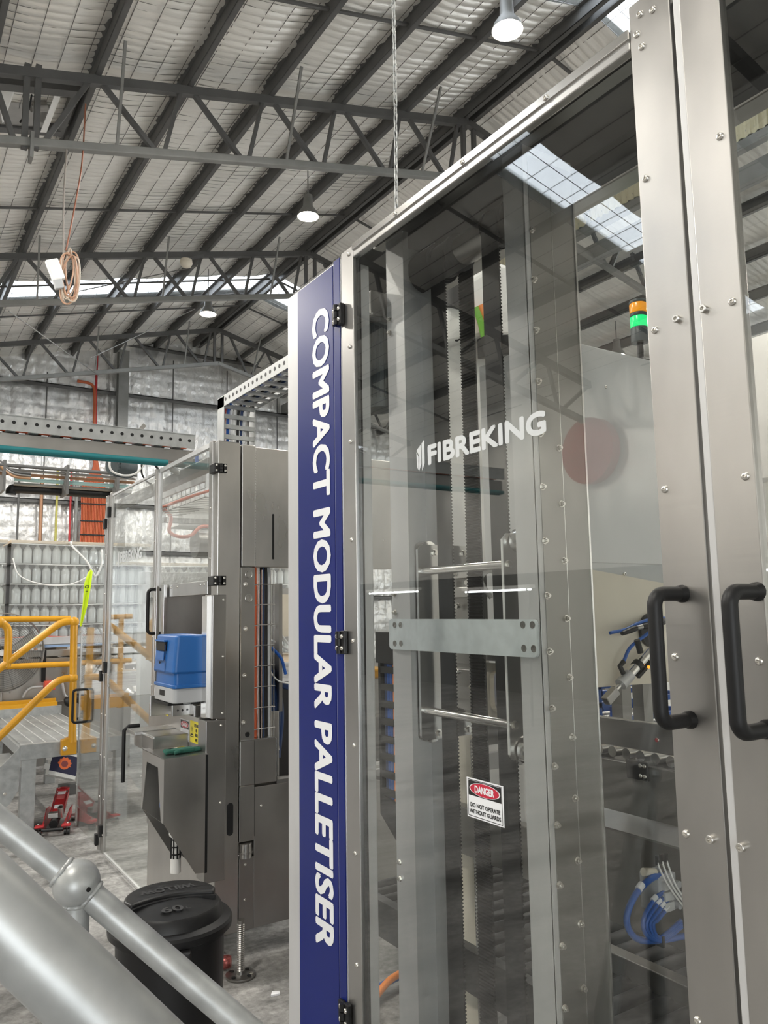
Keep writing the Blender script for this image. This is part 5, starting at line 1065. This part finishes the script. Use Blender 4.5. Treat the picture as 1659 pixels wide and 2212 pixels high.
ORUN = mat('orange_brown_cable', (.46, .105, .035), 0, .5)
rc = thing('orange_cable_run', 'bundle of orange cables dropping down the foil end wall', 'cable', (5.2, 23.6, 3.6))
build('cable', MB().tube(curve([(4.7, 23.6, 8.55), (5.1, 23.6, 8.5), (5.2, 23.6, 8.2), (5.22, 23.6, 7.0), (5.25, 23.6, 6.2)]), .045, 8), ORUN, rc, smooth=60)
build('cable', MB().tube(curve([(5.24, 23.6, 9.4), (5.24, 23.6, 8.2), (5.28, 23.6, 6.3)]), .035, 8), RED, rc, smooth=60)
for k in range(16):
    x = 4.93+.042*k; build('cable', MB().tube(curve([(5.24+.004*k, 23.58, 6.4), (5.2+.012*k, 23.57, 5.95), (x, 23.55, 5.4), (x, 23.55, 4.5), (x-.02, 23.55, 3.5)], 5), .021, 6), ORUN if k % 4 else mat('rust_cable', (.5, .1, .04)), rc, smooth=60)
for z in (4.9, 4.4, 4.0): build('saddle', MB().box(4.88, 5.62, 23.5, 23.53, z, z+.035), BLACKM, rc)
for i, (x, r, m_, lab) in enumerate(((3.84, .05, mat('copper_tube', (.36, .2, .12), .5, .4), 'brown vertical pipe on the end wall, left one of the group'), (4.25, .035, mat('yellow_pipe', (.45, .42, .1)), 'yellow vertical pipe on the end wall beside the orange cables'), (4.62, .03, RED, 'thin red vertical conduit on the end wall'), (4.78, .05, STRUCTL, 'grey vertical conduit beside the orange cables'), (3.25, .03, STRUCT, 'dark vertical conduit far left on the end wall'))):
    tt('wall_pipe', lab, 'pipe', MB().cyl((x, 23.6, 0), (x, 23.6, 5.9 if i else 5.6), r, 10), m_, 'vertical pipes on the end wall')
# ------------------------------------------------------------------ foreground: bin, can, stair handrails; reflected surroundings
BN = thing('rubbish_bin', 'black plastic rubbish bin with a ribbed round lid in front of the stainless bench', 'bin', (.985, 3.0, 0))
bc = (.985, 3.0); hx, hy = -.46, -.89
build('body', MB().lathe([(.16, 0), (.165, .004), (.185, .44), (.195, .58), (.203, .58), (.203, .61), (.195, .61), (.185, .02), (0, .02)], (*bc, 0), n=48), BLACKP, BN, smooth=35)
ld = build('lid', MB().lathe([(.205, .592), (.222, .600), (.224, .622), (.218, .632), (.190, .640), (.182, .672), (.174, .682), (.09, .694), (0, .697)], (*bc, 0), n=56), BLACKP, BN, smooth=35)
LX = V((.995, -.1, 0)); LY = V((.1, .995, 0)); C0 = V((bc[0], bc[1], .682))
fr = [(-.15, -.035), (-.11, -.014), (-.06, .003), (0, .010), (.06, .003), (.11, -.014), (.15, -.035)]
bk_ = [(.167*math.cos(a), .167*math.sin(a)*.98) for a in [math.radians(2+176*i/20) for i in range(21)]]
build('lid_grip', MB().prism([C0+LX*x+LY*y for x, y in fr+bk_], (0, 0, .030)), BLACKP, ld, bev=.009, seg=3, smooth=50)
build('grip_groove', MB().prism([C0+LX*x*1.02+LY*(y-.016)+V((0, 0, .0)) for x, y in fr]+[C0+LX*x+LY*y for x, y in fr[::-1]], (0, 0, .0165)), BLACKM, ld)
MBK = mat('moulded_black', (.032, .032, .033), 0, .5)
text('60', C0+LX*-.055+LY*-.125+V((0, 0, .0115)), LX, LY, .075, .05, MBK, ld, bold=.02, thick=.003); text('L', C0+LX*.03+LY*-.123+V((0, 0, .0115)), LX, LY, .014, .018, MBK, ld, thick=.003)
text('WILLOW', C0+LX*.10+LY*.085+V((0, 0, .0305)), -LX, -LY, .2, .045, MBK, ld, bold=.02, thick=.0015)
a0 = V((bc[0], bc[1], 0)); hv_ = V((hx, hy, 0)); CX = V((.888, -.46, 0))
build('lid_clip', MB().obox(a0+hv_*.215+CX*.045+V((0, 0, .578)), CX*.06, hv_*.018, (0, 0, .018)), BLACKP, BN, bev=.006); build('bin_handle', MB().tube(curve([a0+hv_*.2+CX*-.03+V((0, 0, .54)), a0+hv_*.212+CX*.02+V((0, 0, .53)), a0+hv_*.2+CX*.07+V((0, 0, .54))]), .007, 8), BLACKM, BN, smooth=60)
can = build('drink_can', MB().lathe([(.02, 0), (.026, .004), (.031, .014), (.0315, .05), (.029, .06), (.032, .075), (.031, .1), (.026, .108), (.025, .11), (.0, .108)], (1.48, 3.92, .032), (.75, -.45, .05), 20), mat('crushed_can', (.36, .1, .09), .6, .35, var=.5, vscale=(60, 60, 60)), smooth=50); tag(can, 'crushed reddish drink can on the floor behind the levelling foot', 'can')
lt = build('litter_scrap', MB().prism([(1.62, 3.5, 0), (1.66, 3.49, 0), (1.67, 3.515, 0), (1.64, 3.53, 0)], (.0, .0, .008)), WHITEV); tag(lt, 'small white scrap on the floor in front of the levelling foot', 'scrap')

# handrail with a ball joint, then the nearer one
HR = thing('handrail', 'galvanised tube handrail with a ball joint, sloping down to the right', 'handrail', (.33, 1.54, 0), 'stair handrails')
bj = V((.332, 1.537, 1.272)); dl = V((-.123, .065, .112)); dr_ = V((.243, -.118, -.262))
build('rail', MB().cyl(bj, bj+dl*8, .024, 28), RAILM, HR, smooth=50); build('rail', MB().cyl(bj, bj+V((.24, -.117, -.236))*2.3, .024, 28), RAILM, HR, smooth=50)
build('ball_joint', MB().sphere(bj, .041, 32), RAILM, HR, smooth=60, label='welded ball joint with a dark vent hole')
def weld(c, d, r): 
    d = V(d).normalized(); x = d.orthogonal().normalized(); y = d.cross(x)
    return MB().tube([V(c)+(x*math.cos(a)+y*math.sin(a))*(r+.0016*math.sin(7*a)) for a in [2*math.pi*i/40 for i in range(41)]], .0042, 8)
for d_ in (dl, V((.24, -.117, -.236)), V((0, 0, -1))): build('weld', weld(bj+V(d_).normalized()*.0335, d_, .0245), RAILM, HR, smooth=60)
hd_ = (V((0, 0, 1.75))-bj).normalized(); hpos = V((.10, -.80, -.52)); hpos = (V((0.0, 0.0, 1.75))-bj).normalized()*.85+V((.45, -.1, -.30)); hpos.normalize()
build('vent_hole', MB().cyl(bj+hpos*.0395, bj+hpos*.0418, .0042, 12), BLACKM, HR)
build('post', MB().cyl((.332, 1.537, 0), (.332, 1.537, 1.265), .0235, 28), RAILM, HR, smooth=50); build('base_plate', MB().lathe([(.0, 0), (.06, 0), (.06, .01), (.0, .01)], (.332, 1.537, 0), n=24), GALV, HR)
pe = bj+dl*8; build('end_post', MB().cyl((pe.x, pe.y, 0), (pe.x, pe.y, pe.z), .024, 20), RAILM, HR, smooth=50)
pe2 = bj+V((.24, -.117, -.236))*2.3; build('end_post', MB().cyl((pe2.x, pe2.y, 0), (pe2.x, pe2.y, pe2.z), .024, 20), RAILM, HR, smooth=50)
HN = thing('handrail', 'nearest galvanised tube handrail, large across the lower left corner', 'handrail', (.12, .53, 0), 'stair handrails')
n0 = V((.076, .555, 1.568)); n1 = V((.159, .513, 1.478)); dn = n1-n0
build('rail', MB().cyl(n0-dn*6, n1+dn*3, .0245, 36), RAILM, HN, smooth=50)
for q in (n0-dn*6, n1+dn*3): build('post', MB().cyl((q.x, q.y, 0), (q.x, q.y, q.z), .024, 20), RAILM, HN, smooth=50)

# surroundings that only show in reflections
t = thing('hose_reel', 'round red hose reel on the far left wall, seen as a reflection', 'hose reel', (-8.9, 7.0, 3.4))
build('drum', MB().cyl((-8.95, 9.9, 4.6), (-8.75, 9.9, 4.6), .62, 36), RED, t, smooth=40); build('drum_face', MB().cyl((-8.76, 9.9, 4.6), (-8.73, 9.9, 4.6), .2, 24), RED, t)
for i, (y0, y1, z) in enumerate(((11.5, 13.2, 2.05), (8.6, 10.2, 2.0), (4.5, 6.0, 2.1))):
    t = thing('batten_light', 'white fluorescent batten low on the left side, %s of three' % ('farthest', 'middle', 'nearest')[i], 'lamp', (-6, (y0+y1)/2, z), 'batten lights')
    build('tray', MB().box(-6.06, -5.94, y0, y1, z+.02, z+.07), WHITEP, t); build('tube', MB().cyl((-6, y0+.03, z), (-6, y1-.03, z), .016, 12), TUBEE, t, smooth=40)
    for y in (y0+.1, y1-.1): build('post', MB().cyl((-6, y, 0), (-6, y, z+.03), .02, 10), STRUCT, t)

# stack light on the grey control cabinet, and the white robot behind the belts
CB = thing('control_cabinet', 'tall pale grey control cabinet behind the clear door', 'cabinet', (2.5, 2.1, 0))
build('body', MB().box(2.0, 2.95, 1.94, 2.35, 1.80, 2.712), GREYP, CB, bev=.004); build('front_sheet', MB().box(2.01, 2.94, 1.932, 1.94, 1.90, 2.707), GREYP, CB, bev=.003); [build('support_post', MB().box(x, x+.06, 2.36, 2.42, 0, 2.5), STEELD, CB) for x in (2.76, 2.9)]
inst('screw', SCREW, (2.26, 1.932, 2.56), NY, CB)
SLT = thing('stack_light', 'signal tower with a lit green and an amber lens on the grey cabinet', 'signal light', (2.56, 2.0, 2.712))
sc_ = (2.56, 2.0)
build('foot', MB().lathe([(.055, 0), (.055, .008), (.02, .02), (.014, .03)], (*sc_, 2.712), n=24), BLACKP, SLT, smooth=40); build('stem', MB().cyl((*sc_, 2.735), (*sc_, 2.805), .013, 14), BLACKP, SLT, smooth=40)
for z, h, m_, nm in ((2.805, .062, MOTORM, 'base_module'), (2.868, .045, GREENL, 'green_lens'), (2.914, .014, MOTORM, 'ring'), (2.929, .04, AMBERL, 'amber_lens'), (2.97, .012, MOTORM, 'cap')): build(nm, MB().lathe([(0, 0), (.034, 0), (.0345, .003), (.0345, h-.003), (.033, h), (0, h)], (*sc_, z), n=28), m_, SLT, smooth=40)
RBT = thing('robot_arm', 'large white robot arm with orange cables, seen between the belts', 'robot', (2.7, 3.3, 0))
build('column', MB().box(2.42, 2.98, 3.2, 3.6, 0, 3.22), WHITEP, RBT, bev=.04, seg=3); build('shoulder', MB().prism([(2.42, 3.12, 3.1), (2.46, 3.12, 3.42), (2.62, 3.12, 3.52), (2.80, 3.12, 3.66), (2.98, 3.12, 3.66), (2.98, 3.12, 3.25), (2.7, 3.12, 3.2)], (0, .12, 0)), WHITEP, RBT, bev=.03, seg=3)
build('cable_cover', MB().prism([(2.63, 3.1, 3.17), (2.9, 3.1, 3.23), (2.9, 3.1, 3.11), (2.63, 3.1, 3.06)], (0, -.08, 0)), BLACKP, RBT, bev=.006)
for k, m_ in enumerate((GREENB, ORANGEB, ORANGEB)): hose('cable', [(2.60+.035*k, 3.07, 3.33+.02*k), (2.635+.036*k, 3.07, 3.26+.014*k), (2.66+.04*k, 3.07, 3.16+.01*k)], .018, m_, RBT)
build('motor', MB().cyl((2.5, 3.15, 3.32), (2.5, 3.15, 3.52), .07, 20), DARKIN, RBT, smooth=40); build('joint_ring', MB().tube([V((2.5, 3.13, 3.22))+V((.06*math.cos(a), 0, .07*math.sin(a))) for a in [math.pi*(-.5+i/10) for i in range(11)]], .008, 8), BLACKP, RBT)
HD = thing('end_of_line_wall', 'pale panelled enclosure far right behind the right-hand door', 'enclosure', (7, 4, 0))
build('panel', MB().box(5.2, 5.25, -1.5, 5.6, 0, 2.1), WHITEP, HD); build('rail', MB().box(5.14, 5.2, -1.5, 5.6, 2.1, 2.16), STEELH, HD)
for k in range(9): build('post', MB().box(5.12, 5.2, -1.4+.85*k, -1.34+.85*k, 0, 2.6), STEELH, HD)
build('header', MB().box(5.1, 5.3, -1.5, 5.6, 2.6, 3.6), STEELD, HD)
for y0, y1, z0 in ((-7, -1, 0), (-1, 11, 4.6), (11, 24.2, 0)): build('wall_right', MB().box(25.9, 26.1, y0, y1, z0, 6.5), ROOFOIL, kind='structure')
# blue crate with clear wrap seen under the cream guard
st = thing('crate_stand', 'dark low stand that carries the blue crate behind the conveyor', 'stand', (3.15, 2.65, 0))
build('top', MB().box(2.78, 3.6, 2.52, 2.95, 1.14, 1.19), STEELD, st, bev=.004)
for x in (2.8, 3.54):
    for y in (2.54, 2.9): build('leg', MB().box(x, x+.04, y, y+.04, 0, 1.14), STEELD, st)
cr = thing('blue_crate', 'blue lattice plastic crate with clear wrap, seen under the cream guard', 'crate', (3.1, 2.7, 1.19))
for y in (2.55, 2.88):
    for z in (1.20, 1.28, 1.365): build('rail', MB().box(2.82, 3.5, y, y+.02, z, z+.025), HOSEB, cr)
    for k in range(8): build('slat', MB().box(2.82+.094*k, 2.844+.094*k, y, y+.018, 1.20, 1.39), HOSEB, cr)
for x in (2.82, 3.48):
    for z in (1.20, 1.28, 1.365): build('rail', MB().box(x, x+.02, 2.55, 2.9, z, z+.025), HOSEB, cr)
wx = sheet('crate_wrap', np.linspace(2.80, 3.5, 40), np.linspace(2.53, 2.9, 30), lambda X, Y: (X, Y, 1.40+.05*vnoise(X, Y, 14, 14, 51)+.05*vnoise(X, Y, 6, 6, 52)), FILM, kind=None)
tag(wx, 'crumpled clear plastic wrap lying on the blue crate', 'wrap')
